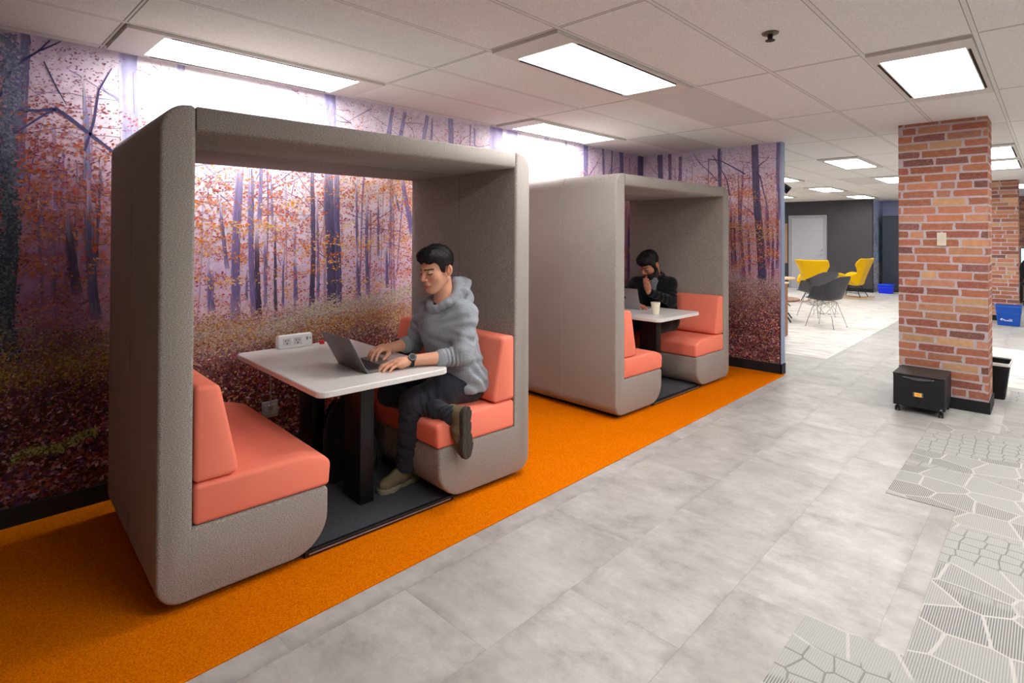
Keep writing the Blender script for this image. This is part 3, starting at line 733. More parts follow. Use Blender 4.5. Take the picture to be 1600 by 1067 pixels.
def brick_face(mb, org, du, width, height, z0, rs, s=0.0):
    """flat printed bricks on a face: org corner, du unit direction along the face, outward = given by caller through org"""
    R = random.Random(rs); z = z0; row = 0
    nrm = Vector((du[1], -du[0], 0))
    while z < height - 0.02:
        h = 0.0735; x = -R.uniform(0, 0.25)
        while x < width:
            L = R.choice((0.26, 0.27, 0.25, 0.25, 0.12, 0.28))
            a, b_ = max(x + 0.010, 0.0), min(x + L - 0.010, width)
            if b_ - a > 0.015:
                pts = []
                for (px, pz) in ((a, z + .0085), ((a + b_) / 2, z + .0075), (b_, z + .0085), (b_, z + h / 2), (b_, z + h - .0085), ((a + b_) / 2, z + h - .0075), (a, z + h - .0085), (a, z + h / 2)):
                    jx = R.uniform(-.005, .005) if 0 < px < width else 0
                    pts.append((min(max(px + jx, 0), width), min(pz + R.uniform(-.0035, .0035), height)))
                V = [tuple(Vector(org) + Vector(du) * p + nrm * 0.0015 + Vector((0, 0, pz))) for p, pz in pts]
                c = np.array(R.choice(BR), float) * R.uniform(0.85, 1.05); c = c * 0.86 + c.mean() * 0.14
                mb.add(V, [tuple(range(8))], tuple(lin(np.clip(c, 0, 255))))
            x += L
        z += h; row += 1

def pillar(x0, y0, x1, y1, seed, dull=1.0):
    mb = MB()
    mb.box((x0, y0, 0), (x1, y1, H), col=tuple(lin(np.array((190, 178, 182)) * dull)))
    brick_face(mb, (x0, y1, 0), (0, -1, 0), y1 - y0, H, 0.11, seed)
    brick_face(mb, (x0, y0, 0), (1, 0, 0), x1 - x0, H, 0.11, seed + 1)
    brick_face(mb, (x1, y0, 0), (0, 1, 0), y1 - y0, H, 0.11, seed + 2)
    brick_face(mb, (x1, y1, 0), (-1, 0, 0), x1 - x0, H, 0.11, seed + 3)
    o = tag(mb.build('brick_pillar', M_brick, smooth=False, cols=True), kind='structure')
    b = MB(); e = 0.012
    b.box((x0 - e, y0 - e, 0), (x1 + e, y1 + e, 0.10))
    b.build('baseboard', M_base, o, smooth=False)
    return o
pillar(6.30, 0.40, 6.72, 1.045, 5)
pillar(13.55, 0.44, 13.95, 1.05, 9)
mb = MB(); mb.box((19.0, -4.9, 0), (19.19, 0.60, H), col=tuple(lin((150, 136, 138)))); brick_face(mb, (19.0, 0.60, 0), (0, -1, 0), 2.0, H, 0.0, 31)
tag(mb.build('wall_brick', M_brick, smooth=False, cols=True), kind='structure')

# ---- ceiling lights ------------------------------------------------
M_lframe = mat('white_light_frame', (214, 210, 206), 0.5, 0.3, var=0.02)
M_slot = mat('dark_vent_slot', (40, 34, 30), 0.7, 0.1)
q = NT('glowing_diffuser'); q.t.nodes.remove(q.p)
em = q.n('ShaderNodeEmission', {'Strength': LIGHT, 'Color': (1.0, 0.99, 0.98, 1)})
vv = q.noise(q.coord(), 3.0, 1); q.t.links.new(q.math('MULTIPLY_ADD', vv, 0.1 * LIGHT, 0.95 * LIGHT), em.inputs['Strength'])
q.t.links.new(em.outputs[0], q.out.inputs[0]); M_emit = q.m

def build_light():
    t = thing('ceiling_light', 'x', 'ceiling light')
    w, d = GSX / 2 - 0.014, GSY / 2 - 0.014; a, c = 0.575, 0.200
    b = MB()
    for (x0, y0, x1, y1) in ((-w, -d, w, -c), (-w, c, w, d), (-w, -c, -a, c), (a, -c, w, c)): b.box((x0, y0, -0.006), (x1, y1, 0.012))
    b.build('frame', M_lframe, t, smooth=False)
    MB().box((-a, -c, -0.002), (a, c, 0.008)).build('diffuser', M_emit, t, smooth=False)
    for sg in (-1, 1):
        MB().box((-a + 0.03, sg * (c + 0.014) - 0.006, -0.0085), (a - 0.03, sg * (c + 0.014) + 0.006, -0.005)).build('vent_slot', M_slot, t, smooth=False)
    return t
LIGHTS = [(0, 3.332, 'long lit ceiling panel over the mural above the nearer booth'), (1, 1.808, 'lit ceiling panel out in the open ceiling between the two booths, over the walkway'),
          (2, 0.284, 'lit ceiling panel just in front of the nearer brick pillar'), (2, 3.332, 'lit ceiling panel over the mural above the farther booth'),
          (5, 1.808, 'lit ceiling panel past the end wall, nearest of the lounge lights'), (7, 1.808, 'lit ceiling panel partly hidden by left edge of the nearer brick pillar'),
          (8, 3.332, 'small lit ceiling panel above the lounge, near its middle'), (10, 3.332, 'lit ceiling panel right against the charcoal wall'),
          (6, 3.332, 'lit ceiling panel half hidden behind the end of the mural wall, upper one'), (9, 4.856, 'lit ceiling panel half hidden behind the end of the mural wall, lower one'),
          (5, 0.284, 'lit ceiling panel just right of the nearer brick pillar, nearer of two'), (6, 0.284, 'lit ceiling panel just right of the nearer brick pillar, farther of two')]
UNSEEN = [(0, 0.284), (1, -1.24), (3, -1.24), (0, -2.764), (2, -2.764), (4, -2.764), (5, -1.24), (9, 0.284), (9, -1.24), (7, -2.764), (8, 6.38), (6, 5.36)]  # guessed panels out of view, added to light the room
L0 = build_light(); first = True
for (i, y, lab) in LIGHTS + [(a, c, None) for a, c in UNSEEN]:
    o = L0 if first else copy_tree(L0); first = False
    o.location = (GX0 + GSX * (i + 0.5), y + GSY / 2, H - 0.012)
    o['label'] = lab or 'unseen lit ceiling panel, added to light the room'
    o['group'] = ('recessed ceiling light panels' if lab else 'unseen ceiling light panels added for room light')
# ================================================================== BOOTHS
BOOTH = [(0.6237, 2.5242, -0.0514), (3.8679, 2.5713, -0.0367)]
BW, BD, BT, BH, ZB = 2.0375, 1.1824, 0.127, 2.034, 0.03
def B2W(b, u, v, z):
    x, y, th = BOOTH[b]; c, s = math.cos(th), math.sin(th)
    return (x + u * c - v * s, y + u * s + v * c, z)

M_felt = fabric('grey_taupe_felt', (92, 84, 79), (190, 181, 173), 330, bump=0.06)
M_coral = mat('coral_upholstery', (238, 130, 106), 0.7, 0.15, var=0.03, scale=6, bump=0.08, bscale=500)
M_mat = fabric('charcoal_floor_mat', (34, 34, 38), (70, 70, 76), 260, bump=0.3)
M_black = mat('satin_black_metal', (16, 16, 18), 0.42, 0.35, var=0.1)
M_steel0 = mat('polished_strip', (170, 170, 174), 0.3, 0.5, 0.9)
M_edge = mat('dark_edge_trim', (40, 40, 42), 0.35, 0.5, 0.6)
M_lam = mat('white_laminate', (218, 214, 211), 0.35, 0.35, var=0.015, scale=4)

def build_booth():
    t = thing('meeting_booth', 'x', 'booth', group='felt meeting booths with coral benches')
    soft = [(0.0, 0.014), (0.003, 0.007), (0.009, 0.002), (0.018, 0.0)]
    rings = soft + [(0.574, 0.0), (0.580, 0.006), (0.586, 0.0)] + [(BD - a, i) for a, i in reversed(soft)]
    for mirror in (False, True):
        pts = [(0, ZB, 0.095), (0.70, ZB, 0.17), (0.70, 0.322, 0.022), (BT, 0.322, 0), (BT, BH, 0.02), (0, BH, 0.105)]
        poly = round_poly(pts, 8)
        V, F = extrude(poly, rings, lambda a, b, c: ((BW - a) if mirror else a, c, b))
        fix_normals(make_mesh('side_panel', V, F, M_felt, t, angle=42))
    # roof between the two sides, with a seam across the soffit
    poly = [(0.010, 0.02), (BD - 0.010, 0.02), (BD, 0.03), (BD, 0.085), (BD - 0.02, 0.098), (0.02, 0.098), (0.0, 0.085), (0.0, 0.03)]
    poly = [(0.012, 0.0), (0.572, 0.0), (0.58, 0.006), (0.588, 0.0), (BD - 0.012, 0.0), (BD, 0.012), (BD, 0.088), (BD - 0.012, 0.1), (0.012, 0.1), (0.0, 0.088), (0.0, 0.012)]
    V, F = extrude(poly, [(BT + 0.0015, 0.004), (BT + 0.006, 0.0), (BW - BT - 0.006, 0.0), (BW - BT - 0.0015, 0.004)], lambda a, b, c: (c, a, BH - 0.103 + b))
    fix_normals(make_mesh('roof_panel', V, F, M_felt, t, angle=42))
    # bench cushions
    cr = [(0.0, 0.018), (0.005, 0.007), (0.014, 0.001), (0.03, 0.0), (BD - 0.03, 0.0), (BD - 0.01, 0.004), (BD - 0.002, 0.018)]
    for mirror in (False, True):
        pts = [(BT + 0.003, 0.3235, 0.02), (0.706, 0.3235, 0.02), (0.716, 0.45, 0.05 if not mirror else 0.03), (0.60, 0.488, 0.12), (BT + 0.003, 0.492, 0.022)]
        V, F = extrude(round_poly(pts, 7), cr, lambda a, b, c: ((BW - a) if mirror else a, c, b))
        fix_normals(make_mesh('seat_cushion', V, F, M_coral, t, angle=50))
        pts = [(BT + 0.003, 0.495, 0.02), (0.303, 0.495, 0.03), (0.298, 0.545, 0.03), (0.226, 0.885, 0.032), (BT + 0.003, 0.89, 0.02)]
        V, F = extrude(round_poly(pts, 7), cr, lambda a, b, c: ((BW - a) if mirror else a, c, b))
        fix_normals(make_mesh('backrest', V, F, M_coral, t, angle=50))
    # platform with mat and dark trim
    MB().box((0.10, 0.055, 0.0), (BW - 0.10, BD - 0.03, 0.028), 0.004).build('floor_mat', M_mat, t, angle=30)
    b = MB(); b.box((0.60, 0.030, 0.002), (1.46, 0.054, 0.030), 0.003);
    b.build('threshold_trim', M_edge, t, smooth=False)
    MB().box((0.62, 0.0262, 0.012), (1.44, 0.0298, 0.018), 0.001).build('metal_strip', M_steel0, t, smooth=False)
    return t
B0 = build_booth(); B0.location = (BOOTH[0][0], BOOTH[0][1], 0.0085); B0.rotation_euler.z = BOOTH[0][2]
B0['label'] = 'nearer grey felt booth with coral benches, man in grey hoodie sits inside'
B1 = copy_tree(B0); B1.location = (BOOTH[1][0], BOOTH[1][1], 0.0085); B1.rotation_euler.z = BOOTH[1][2]
B1['label'] = 'farther grey felt booth with coral benches, man in black jacket sits inside'

TU0, TU1, TV0, TV1, TZ = 0.665, 1.437, 0.032, 1.262, 0.765
def build_table():
    t = thing('booth_table', 'x', 'table', group='white tables in the booths')
    cu = (TU0 + TU1) / 2
    pts = [(TU0, TV0, 0.055), (TU1, TV0, 0.055), (TU1, TV1, 0.05), (TU0, TV1, 0.05)]
    poly = [(a - cu, b) for a, b in round_poly(pts, 8)]
    V, F = extrude(poly, [(TZ - 0.032, 0.006), (TZ - 0.028, 0.0), (TZ - 0.004, 0.0), (TZ, 0.004)], lambda a, b, c: (a, b, c))
    fix_normals(make_mesh('table_top', V, F, M_lam, t, angle=30))
    for v0, v1 in ((0.275, 0.47), (0.90, 1.10)):
        b = MB().box((-0.042, v0, 0.037), (0.042, v1, TZ - 0.045), 0.004); b.box((-0.25, v0 + .04, TZ - 0.045), (0.25, v1 - .04, TZ - 0.0325), 0.003)
        b.build('leg', M_black, t, angle=30)
    return t
T0 = build_table(); T0.location = B2W(0, (TU0 + TU1) / 2, 0, 0); T0.rotation_euler.z = BOOTH[0][2]
T0['label'] = 'white laminate table inside the nearer booth, with open laptop and power outlets'
T1 = copy_tree(T0); T1.location = B2W(1, 1.092, 0, 0); T1.rotation_euler.z = BOOTH[1][2]
T1['label'] = 'white laminate table inside the farther booth, with paper cup on it'

# ------------------------------------------------------------------ things on and around the tables
M_alu = mat('silver_laptop_aluminium', (170, 170, 174), 0.38, 0.5, 0.7, var=0.03)
M_space = mat('grey_laptop_aluminium', (112, 110, 110), 0.4, 0.5, 0.6, var=0.04)
M_key = mat('black_keys', (22, 22, 24), 0.5, 0.3)
q = NT('screen_glass').set(0.2, 0.5)
q.base(q.mix(q.noise(q.coord(), 14, 2), L4(40, 46, 58), L4(70, 80, 98))); M_scr = q.m

def laptop(bth, u, v, depth, width, open_u, open_z, m, label):
    """hinge edge at u, the base reaches +u, lid leans to -u; v is the near side"""
    t = thing('laptop', label, 'laptop', B2W(bth, u, v, TZ + 0.001), BOOTH[bth][2])
    b = MB().box((0, 0, 0), (depth, width, 0.014), 0.004); b.build('base', m, t, angle=30)
    k = MB()
    for r in range(5):
        for c in range(12):
            y0 = width * 0.07 + c * width * 0.86 / 12; x0 = 0.03 + r * 0.021
            k.box((x0, y0 + 0.0015, 0.014), (x0 + 0.018, y0 + width * 0.86 / 12 - 0.0015, 0.0155))
    k.build('keyboard', M_key, t, smooth=False)
    MB().box((depth * 0.66, width * 0.33, 0.0138), (depth * 0.96, width * 0.67, 0.0147)).build('trackpad', mat('trackpad_surface', (92, 92, 94), 0.35, 0.4), t, smooth=False)
    L = math.hypot(open_u, open_z); ang = math.atan2(open_z, -open_u)   # lid direction from the hinge
    Mr = Matrix.Translation((0.002, 0, 0.012)) @ Matrix.Rotation(-(math.pi - ang) if False else 0, 4, 'Y')
    dx, dz = -open_u / L, open_z / L      # along the lid
    nx, nz = dz, -dx                      # normal facing the user (+u)
    def P(a, y, h): return (0.004 + dx * a + nx * h, y, 0.012 + dz * a + nz * h)
    def slab(a0, a1, y0, y1, h0, h1, r):
        V, F = rbox((a0, y0, h0), (a1, y1, h1), r, 2); return [P(*q_) for q_ in V], F
    V, F = slab(0, L, 0, width, -0.006, 0.0, 0.0028)
    lid = fix_normals(make_mesh('lid', V, F, m, t, angle=30))
    V, F = slab(0.012, L - 0.008, 0.008, width - 0.008, -0.0002, 0.0006, 0)
    fix_normals(make_mesh('screen', V, F, M_scr, lid, smooth=False))
    b = MB(); pts = [P(L * 0.5, width * 0.5 + 0.014 * math.cos(a), -0.0062) for a in np.linspace(0, 2 * math.pi, 13)[:-1]]
    V = [P(L * 0.52 + 0.013 * math.sin(a), width * 0.5 + 0.011 * math.cos(a), -0.0064) for a in np.linspace(0, 2 * math.pi, 17)[:-1]]
    make_mesh('lid_emblem', V, [tuple(range(16))], mat('dark_mirror_emblem', (84, 84, 86), 0.2, 0.6, 0.6), lid, smooth=False)
    return t
laptop(0, 1.012, 0.212, 0.238, 0.345, 0.105, 0.19, M_space, 'open grey laptop under the hands of the man in the hoodie')
laptop(1, 1.142, 0.52, 0.235, 0.33, 0.06, 0.205, M_alu, 'silver laptop in front of the bearded man, lid half hidden by booth side')

# power unit on the near booth table
M_wplastic = mat('white_plastic', (232, 232, 232), 0.4, 0.4, var=0.01)
M_dark = mat('dark_plastic', (28, 28, 30), 0.5, 0.3)
t = thing('power_outlet_box', 'white power outlet box at the back edge of the nearer table', 'power outlet', B2W(0, 0.905, 1.215, TZ + 0.001), BOOTH[0][2] - 0.02)
b = MB(); V, F = extrude(round_poly([(-0.035, 0, 0.006), (0.035, 0, 0.006), (0.022, 0.088, 0.012), (-0.022, 0.088, 0.012)], 4), [(0, 0.006), (0.005, 0), (0.221, 0), (0.226, 0.006)], lambda a, bb, c: (c, a, bb))
b.add(V, F); fix_normals(b.build('body', M_wplastic, t, angle=40))
def face(u, z, du, dz, h=0.0012):   # small plate on the sloping front of the unit
    y = lambda zz: -0.035 + 0.013 * zz / 0.088 - h
    return [(u - du, y(z - dz), z - dz), (u + du, y(z - dz), z - dz), (u + du, y(z + dz), z + dz), (u - du, y(z + dz), z + dz)]
for u in (0.055, 0.125):
    b = MB()
    b.add(face(u, 0.045, 0.026, 0.022), [(0, 1, 2, 3)])
    s = b.build('socket', mat('pale_socket_face', (205, 205, 206), 0.4, 0.4), t, smooth=False)
    for (a, c_, w, h_) in ((-0.009, 0.052, 0.0022, 0.006), (0.009, 0.052, 0.0022, 0.005), (0, 0.034, 0.004, 0.004)):
        MB().add(face(u + a, c_, w, h_, 0.0022), [(0, 1, 2, 3)]).build('socket_hole', M_dark, s, smooth=False)
b = MB(); b.add(face(0.19, 0.055, 0.006, 0.010), [(0, 1, 2, 3)])
b.build('usb_port', mat('grey_usb_port', (120, 120, 124), 0.4, 0.4), t, smooth=False)
MB().add(face(0.21, 0.055, 0.003, 0.008), [(0, 1, 2, 3)]).build('usb_port', bpy.data.materials['grey_usb_port'], t, smooth=False)

t = thing('push_pin', 'small red round knob at the back edge of the nearer table', 'knob', B2W(0, 1.205, 1.20, TZ + 0.001), BOOTH[0][2])
MB().lathe([(0.001, 0.0), (0.014, 0.001), (0.017, 0.010), (0.014, 0.020), (0.006, 0.026), (0.0, 0.027)], 18).build('cap', mat('red_plastic', (206, 16, 34), 0.35, 0.5), t)
MB().lathe([(0.0, 0.0), (0.017, 0.0), (0.018, 0.003), (0.0, 0.004)], 18).build('collar', mat('dark_red_plastic', (120, 10, 20), 0.4, 0.4), t)

# outlet on the mural wall and the cord hanging down to it
t = thing('wall_outlet', 'grey double wall outlet low on the mural under the nearer table', 'wall outlet', (1.632, YW - 0.006, 0.265))
MB().box((-0.055, -0.008, 0), (0.055, 0.0, 0.112), 0.003).build('cover_plate', mat('pale_grey_plastic', (176, 176, 176), 0.45, 0.35), t, smooth=False)
for sx in (-0.024, 0.024):
    s = MB().box((sx - 0.017, -0.0105, 0.022), (sx + 0.017, -0.0082, 0.09), 0.001).build('socket', mat('light_socket_insert', (196, 196, 194), 0.4, 0.35), t, smooth=False)
    for zz in (0.04, 0.072):
        for dx in (-0.005, 0.005): MB().box((sx + dx - 0.001, -0.0112, zz - 0.004), (sx + dx + 0.001, -0.0104, zz + 0.004)).build('socket_hole', M_dark, s, smooth=False)
ca = Vector(B2W(0, 1.09, 1.255, TZ - 0.02)); loc = Vector((1.622, YW - 0.05, 0.30))
o = empty('hanging_cable', tuple(loc)); tag(o, 'thin pale cord hanging from the nearer table down to the wall outlet', 'cable')
top = Vector((1.615, YW - 0.05, TZ - 0.035)) - loc
MB().tube([(0, 0.022, 0.04), (0, 0.0, 0.05), (-0.002, 0.0, 0.12), (-0.005, 0.0, 0.30), tuple(top), (top.x + 0.03, top.y - 0.03, top.z + 0.004)], 0.0042, 8).build('wire', mat('pale_cable', (168, 158, 158), 0.5, 0.3), o)
MB().box((-0.014, -0.002, 0.024), (0.014, 0.030, 0.056), 0.004).build('plug', mat('grey_plug', (150, 146, 146), 0.5, 0.3), o, smooth=False)

# paper cup on the far table
t = thing('paper_cup', 'cream paper cup near the front of the farther table', 'cup', B2W(1, 0.975, 0.238, TZ + 0.001), BOOTH[1][2])
cp = MB().lathe([(0.0, 0.004), (0.030, 0.004), (0.0315, 0.0), (0.033, 0.002), (0.0445, 0.112), (0.0425, 0.112), (0.0305, 0.008), (0.0, 0.008)], 28)
cp.build('cup_body', mat('cream_paper', (232, 226, 200), 0.7, 0.2, var=0.02), t)
MB().lathe([(0.0425, 0.112), (0.0445, 0.1105), (0.047, 0.1125), (0.0465, 0.1155), (0.0435, 0.1155), (0.0425, 0.112)], 28).build('rim', mat('cream_rim', (240, 236, 216), 0.6, 0.2), t)

# backpack under the near table, dark bag on the far bench
M_bag = fabric('black_nylon', (10, 10, 12), (30, 30, 34), 420, 0.8, 0.2)
def sdf_obj(s, name, m, parent, off=(0, 0, 0), smooth=180):
    V, F = s.mesh(); return make_mesh(name, V - np.array(off), F, m, parent, angle=smooth)
t = thing('backpack', 'black backpack standing on the booth floor under the nearer table', 'backpack', B2W(0, 1.17, 0.70, 0.037), BOOTH[0][2])
s = Sdf((-0.26, -0.22, -0.02), (0.26, 0.24, 0.56), 0.008)
s.ell((0, 0, 0.20), (0.17, 0.12, 0.24), 0.0); s.ell((0, 0.0, 0.30), (0.145, 0.105, 0.20), 0.06); s.caps((-0.10, 0, 0.06), (0.10, 0, 0.06), 0.10, 0.10, 0.05)
s.ell((0, -0.10, 0.16), (0.12, 0.06, 0.13), 0.02)
s.put(lambda P: (0.0 - P[2]) + 0 * P[0] + 0 * P[1], (-0.3, -0.3, -0.1), (0.3, 0.3, 0.6), 0.01, 'and')
sdf_obj(s, 'pack_body', M_bag, t)
MB().tube([(-0.05, 0.03, 0.485), (-0.04, 0.03, 0.525), (0.0, 0.03, 0.54), (0.04, 0.03, 0.525), (0.05, 0.03, 0.485)], 0.009, 8).build('grab_handle', M_bag, t)
for sx in (-1, 1):
    MB().tube([(sx * 0.06, 0.09, 0.44), (sx * 0.085, 0.13, 0.38), (sx * 0.10, 0.15, 0.25), (sx * 0.10, 0.13, 0.12), (sx * 0.11, 0.10, 0.06)], 0.018, 8).build('shoulder_strap', M_bag, t)
b = MB(); b.tube([(0.10, -0.155, 0.10), (0.112, -0.14, 0.20), (0.08, -0.125, 0.28)], 0.004, 6); b.tube([(0.165, 0.0, 0.10), (0.175, 0.0, 0.22), (0.15, 0.0, 0.36)], 0.004, 6)
b.build('zipper', mat('dull_zipper_metal', (60, 60, 64), 0.4, 0.5, 0.8), t)

t = thing('shoulder_bag', 'black bag lying on the bench beside the man in grey hoodie', 'bag', B2W(0, 1.60, 0.93, 0.50), BOOTH[0][2])
s = Sdf((-0.28, -0.22, -0.02), (0.28, 0.24, 0.34), 0.008)
s.ell((0.02, 0, 0.09), (0.17, 0.15, 0.12)); s.ell((-0.05, -0.02, 0.10), (0.13, 0.13, 0.11), 0.04); s.caps((-0.12, -0.05, 0.16), (0.06, 0.02, 0.22), 0.05, 0.06, 0.05)
s.put(lambda P: (0.0 - P[2]) + 0 * P[0] + 0 * P[1], (-0.3, -0.3, -0.1), (0.3, 0.3, 0.6), 0.01, 'and')
sdf_obj(s, 'bag_body', M_bag, t)
MB().tube([(-0.16, -0.05, 0.12), (-0.12, -0.10, 0.20), (-0.04, -0.09, 0.27), (0.06, -0.04, 0.29), (0.12, 0.0, 0.25)], 0.012, 8).build('strap', M_bag, t)

# ================================================================== PILLAR CORNER
# low filing cabinet on casters
M_cab = mat('matt_black_steel', (30, 29, 33), 0.5, 0.3, var=0.05)
M_cabtop = mat('warm_black_top', (58, 50, 48), 0.6, 0.25, var=0.08)  # cabinet top a lighter, browner black than the body
t = thing('filing_cabinet', 'low black one-drawer filing cabinet on casters against the brick pillar', 'filing cabinet', (5.86, 0.652, 0.0))
W_, D_, HT = 0.366, 0.40, 0.335
MB().box((0.012, 0, 0.055), (D_, W_, HT - 0.012), 0.004).build('cabinet_body', M_cab, t, smooth=False)
MB().box((0.0, -0.002, HT - 0.012), (D_ + 0.002, W_ + 0.002, HT), 0.004).build('top_panel', M_cabtop, t, smooth=False)
dr = MB().box((-0.004, 0.006, 0.06), (0.0115, W_ - 0.006, HT - 0.016), 0.003).build('drawer', M_cab, t, smooth=False)
V = []; n = 14
for i in range(n + 1):
    y = 0.07 + (W_ - 0.14) * i / n; k = math.sin(math.pi * i / n)
    V += [(-0.004, y, HT - 0.022), (-0.004 - 0.014 * k, y, HT - 0.024), (-0.004 - 0.017 * k, y, HT - 0.030 - 0.010 * k), (-0.004, y, HT - 0.026 - 0.022 * k)]
F = [(i * 4 + a, i * 4 + (a + 1) % 4, i * 4 + 4 + (a + 1) % 4, i * 4 + 4 + a) for i in range(n) for a in range(4)]
fix_normals(make_mesh('drawer_lip', V, F, mat('grey_black_lip', (74, 74, 80), 0.35, 0.5), dr, angle=50))  # drawer lip a lighter grey than the drawer
b = MB(); b.box((-0.0075, 0.12, 0.232), (-0.004, 0.245, 0.256), 0.002); b.box((-0.009, 0.122, 0.228), (-0.004, 0.13, 0.252), 0.002); b.box((-0.009, 0.236, 0.228), (-0.004, 0.244, 0.252), 0.002)
b.build('drawer_handle', M_dark, dr, smooth=False)
b = MB(); b.box((-0.0075, 0.146, 0.150), (-0.004, 0.222, 0.190), 0.002)
hl = b.build('label_holder', mat('grey_label_holder', (88, 90, 98), 0.35, 0.5, 0.4), dr, smooth=False)
MB().box((-0.0085, 0.157, 0.154), (-0.0074, 0.209, 0.187)).build('label_card', mat('yellow_card', (250, 192, 84), 0.6, 0.2, var=0.02), hl, smooth=False)
b = MB()
for y in (0.174, 0.182, 0.190): b.box((-0.0089, y - 0.003, 0.166), (-0.0084, y + 0.003, 0.174))
b.build('label_mark', mat('orange_print', (226, 140, 30), 0.6, 0.2), hl, smooth=False)
MB().tube([(-0.004, 0.024, 0.072), (-0.0085, 0.024, 0.072)], 0.009, 12).build('drawer_lock', M_steel, dr)
for i, (x, y) in enumerate(((0.03, 0.03), (0.03, W_ - 0.03), (D_ - 0.04, 0.03), (D_ - 0.04, W_ - 0.03))):
    c_ = MB()
    for sg in (-1, 1): c_.tube([(x, y + sg * 0.006, 0.023), (x, y + sg * 0.017, 0.023)], 0.0225, 16)
    c_.tube([(x, y, 0.02), (x, y, 0.055)], 0.008, 8); c_.box((x - 0.016, y - 0.005, 0.03), (x + 0.014, y + 0.005, 0.054), 0.003)
    c_.build('caster', M_dark, t, angle=40)

t = thing('thermostat', 'small beige wall plate at mid height on the nearer brick pillar', 'thermostat', (6.2985, 0.72, 1.443))
MB().box((-0.018, -0.034, 0), (0, 0.034, 0.118), 0.004).build('housing', mat('beige_plastic', (216, 202, 184), 0.5, 0.3, var=0.02), t, smooth=False)
b = MB()
for y in (-0.018, -0.006, 0.006, 0.018): b.box((-0.0188, y - 0.001, 0.03), (-0.0178, y + 0.001, 0.10))
b.build('vent_slot', mat('darker_beige_plastic', (184, 170, 152), 0.5, 0.3), t, smooth=False)

# black bin with white liner behind the pillar
t = thing('trash_can', 'black waste bin with white bag liner behind the nearer brick pillar', 'trash can', (7.06, 0.45, 0.0))
def tub(w0, d0, w1, d1, h, wall=0.006, zb=0.004, r=0.02):
    def ring(w, d, z, ins): return [(x, y, z) for x, y in round_poly([(-w + ins, -d + ins, r), (w - ins, -d + ins, r), (w - ins, d - ins, r), (-w + ins, d - ins, r)], 4)]
    rs = [ring(w0, d0, 0, 0.004), ring(w0, d0, 0.004, 0), ring(w1, d1, h, 0), ring(w1, d1, h, wall), ring(w0, d0, zb + 0.006, wall)]
    n = len(rs[0]); V = sum(rs, []); F = [tuple(range(n - 1, -1, -1))]
    for k in range(len(rs) - 1): F += [(k * n + i, k * n + (i + 1) % n, (k + 1) * n + (i + 1) % n, (k + 1) * n + i) for i in range(n)]
    F.append(tuple(range((len(rs) - 1) * n, len(rs) * n)))
    return V, F
V, F = tub(0.11, 0.125, 0.145, 0.165, 0.345)
fix_normals(make_mesh('bin_body', V, F, mat('black_plastic_bin', (20, 20, 21), 0.5, 0.3), t, angle=40))
V, F = tub(0.150, 0.170, 0.1465, 0.1665, 0.03, 0.004); V = [(x + 0.004 * math.sin(40 * y), y + 0.004 * math.sin(37 * x), z + 0.322 + 0.006 * math.sin(30 * x + 23 * y)) for x, y, z in V]
F = [f for f in F if len(f) == 4]
fix_normals(make_mesh('liner', V, F, mat('thin_white_bag', (226, 224, 222), 0.5, 0.3), t, angle=60))

# recycling boxes
M_rblue = mat('blue_recycling_plastic', (14, 74, 168), 0.4, 0.4, var=0.04)
def recycling(label, loc, rz, w, d, h, m, mark):
    t = thing('recycling_bin', label, 'recycling bin', loc, rz)
    V, F = tub(d * 0.42, w * 0.42, d * 0.5, w * 0.5, h)
    fix_normals(make_mesh('bin_body', V, F, m, t, angle=40))
    b = MB()
    V, F = tub(d * 0.515, w * 0.515, d * 0.53, w * 0.53, 0.03, 0.012, r=0.025); b.add([(x, y, z + h - 0.03) for x, y, z in V], [f for f in F if len(f) == 4])
    V, F = tub(d * 0.487, w * 0.487, d * 0.497, w * 0.497, 0.015, 0.012, r=0.025); b.add([(x, y, z + h * 0.62) for x, y, z in V], [f for f in F if len(f) == 4])
    fix_normals(b.build('rim', mat('lighter_blue_rim', (44, 104, 200), 0.4, 0.4), t, angle=40))
    if mark:   # white looped-arrow emblem with a line of lettering, on the side facing -x
        k = MB(); z0 = h * 0.27; sl = lambda z: -(d * (0.42 + 0.08 * z / h)) - 0.0025
        def bar(y0, z0_, y1, z1, w_):
            dy, dz = y1 - y0, z1 - z0_; L = math.hypot(dy, dz); ny, nz = -dz / L * w_ / 2, dy / L * w_ / 2
            k.add([(sl(z0_), y0 + ny, z0_ + nz), (sl(z0_), y0 - ny, z0_ - nz), (sl(z1), y1 - ny, z1 - nz), (sl(z1), y1 + ny, z1 + nz)], [(0, 1, 2, 3)])
        a = 0.078
        bar(a, z0 + 0.032, a + 0.026, z0 + 0.012, 0.010); bar(a + 0.026, z0 + 0.014, a + 0.002, z0 - 0.002, 0.010); bar(a - 0.006, z0 + 0.022, a - 0.022, z0 + 0.004, 0.010)
        y = a - 0.026
        for i in range(10):      # short strokes of a word in joined-up lettering
            hh = (0.020, 0.012, 0.013, 0.012, 0.018, 0.012, 0.013, 0.012, 0.012, 0.019)[i]
            bar(y, z0 - 0.008, y - 0.004, z0 - 0.008 + hh, 0.0055); bar(y - 0.004, z0 - 0.007, y - 0.0105, z0 - 0.005, 0.006); y -= 0.0105
        for yy in (-0.008, -0.022, -0.036): bar(yy, z0 + 0.022, yy - 0.010, z0 + 0.022, 0.008)
        k.build('white_emblem', mat('white_print', (244, 246, 250), 0.5, 0.3), t, smooth=False)
    return t
recycling('blue recycling box with white emblem in front of the far brick pillar', (12.98, 0.55, 0.0), 0.0, 0.345, 0.30, 0.345, M_rblue, True)
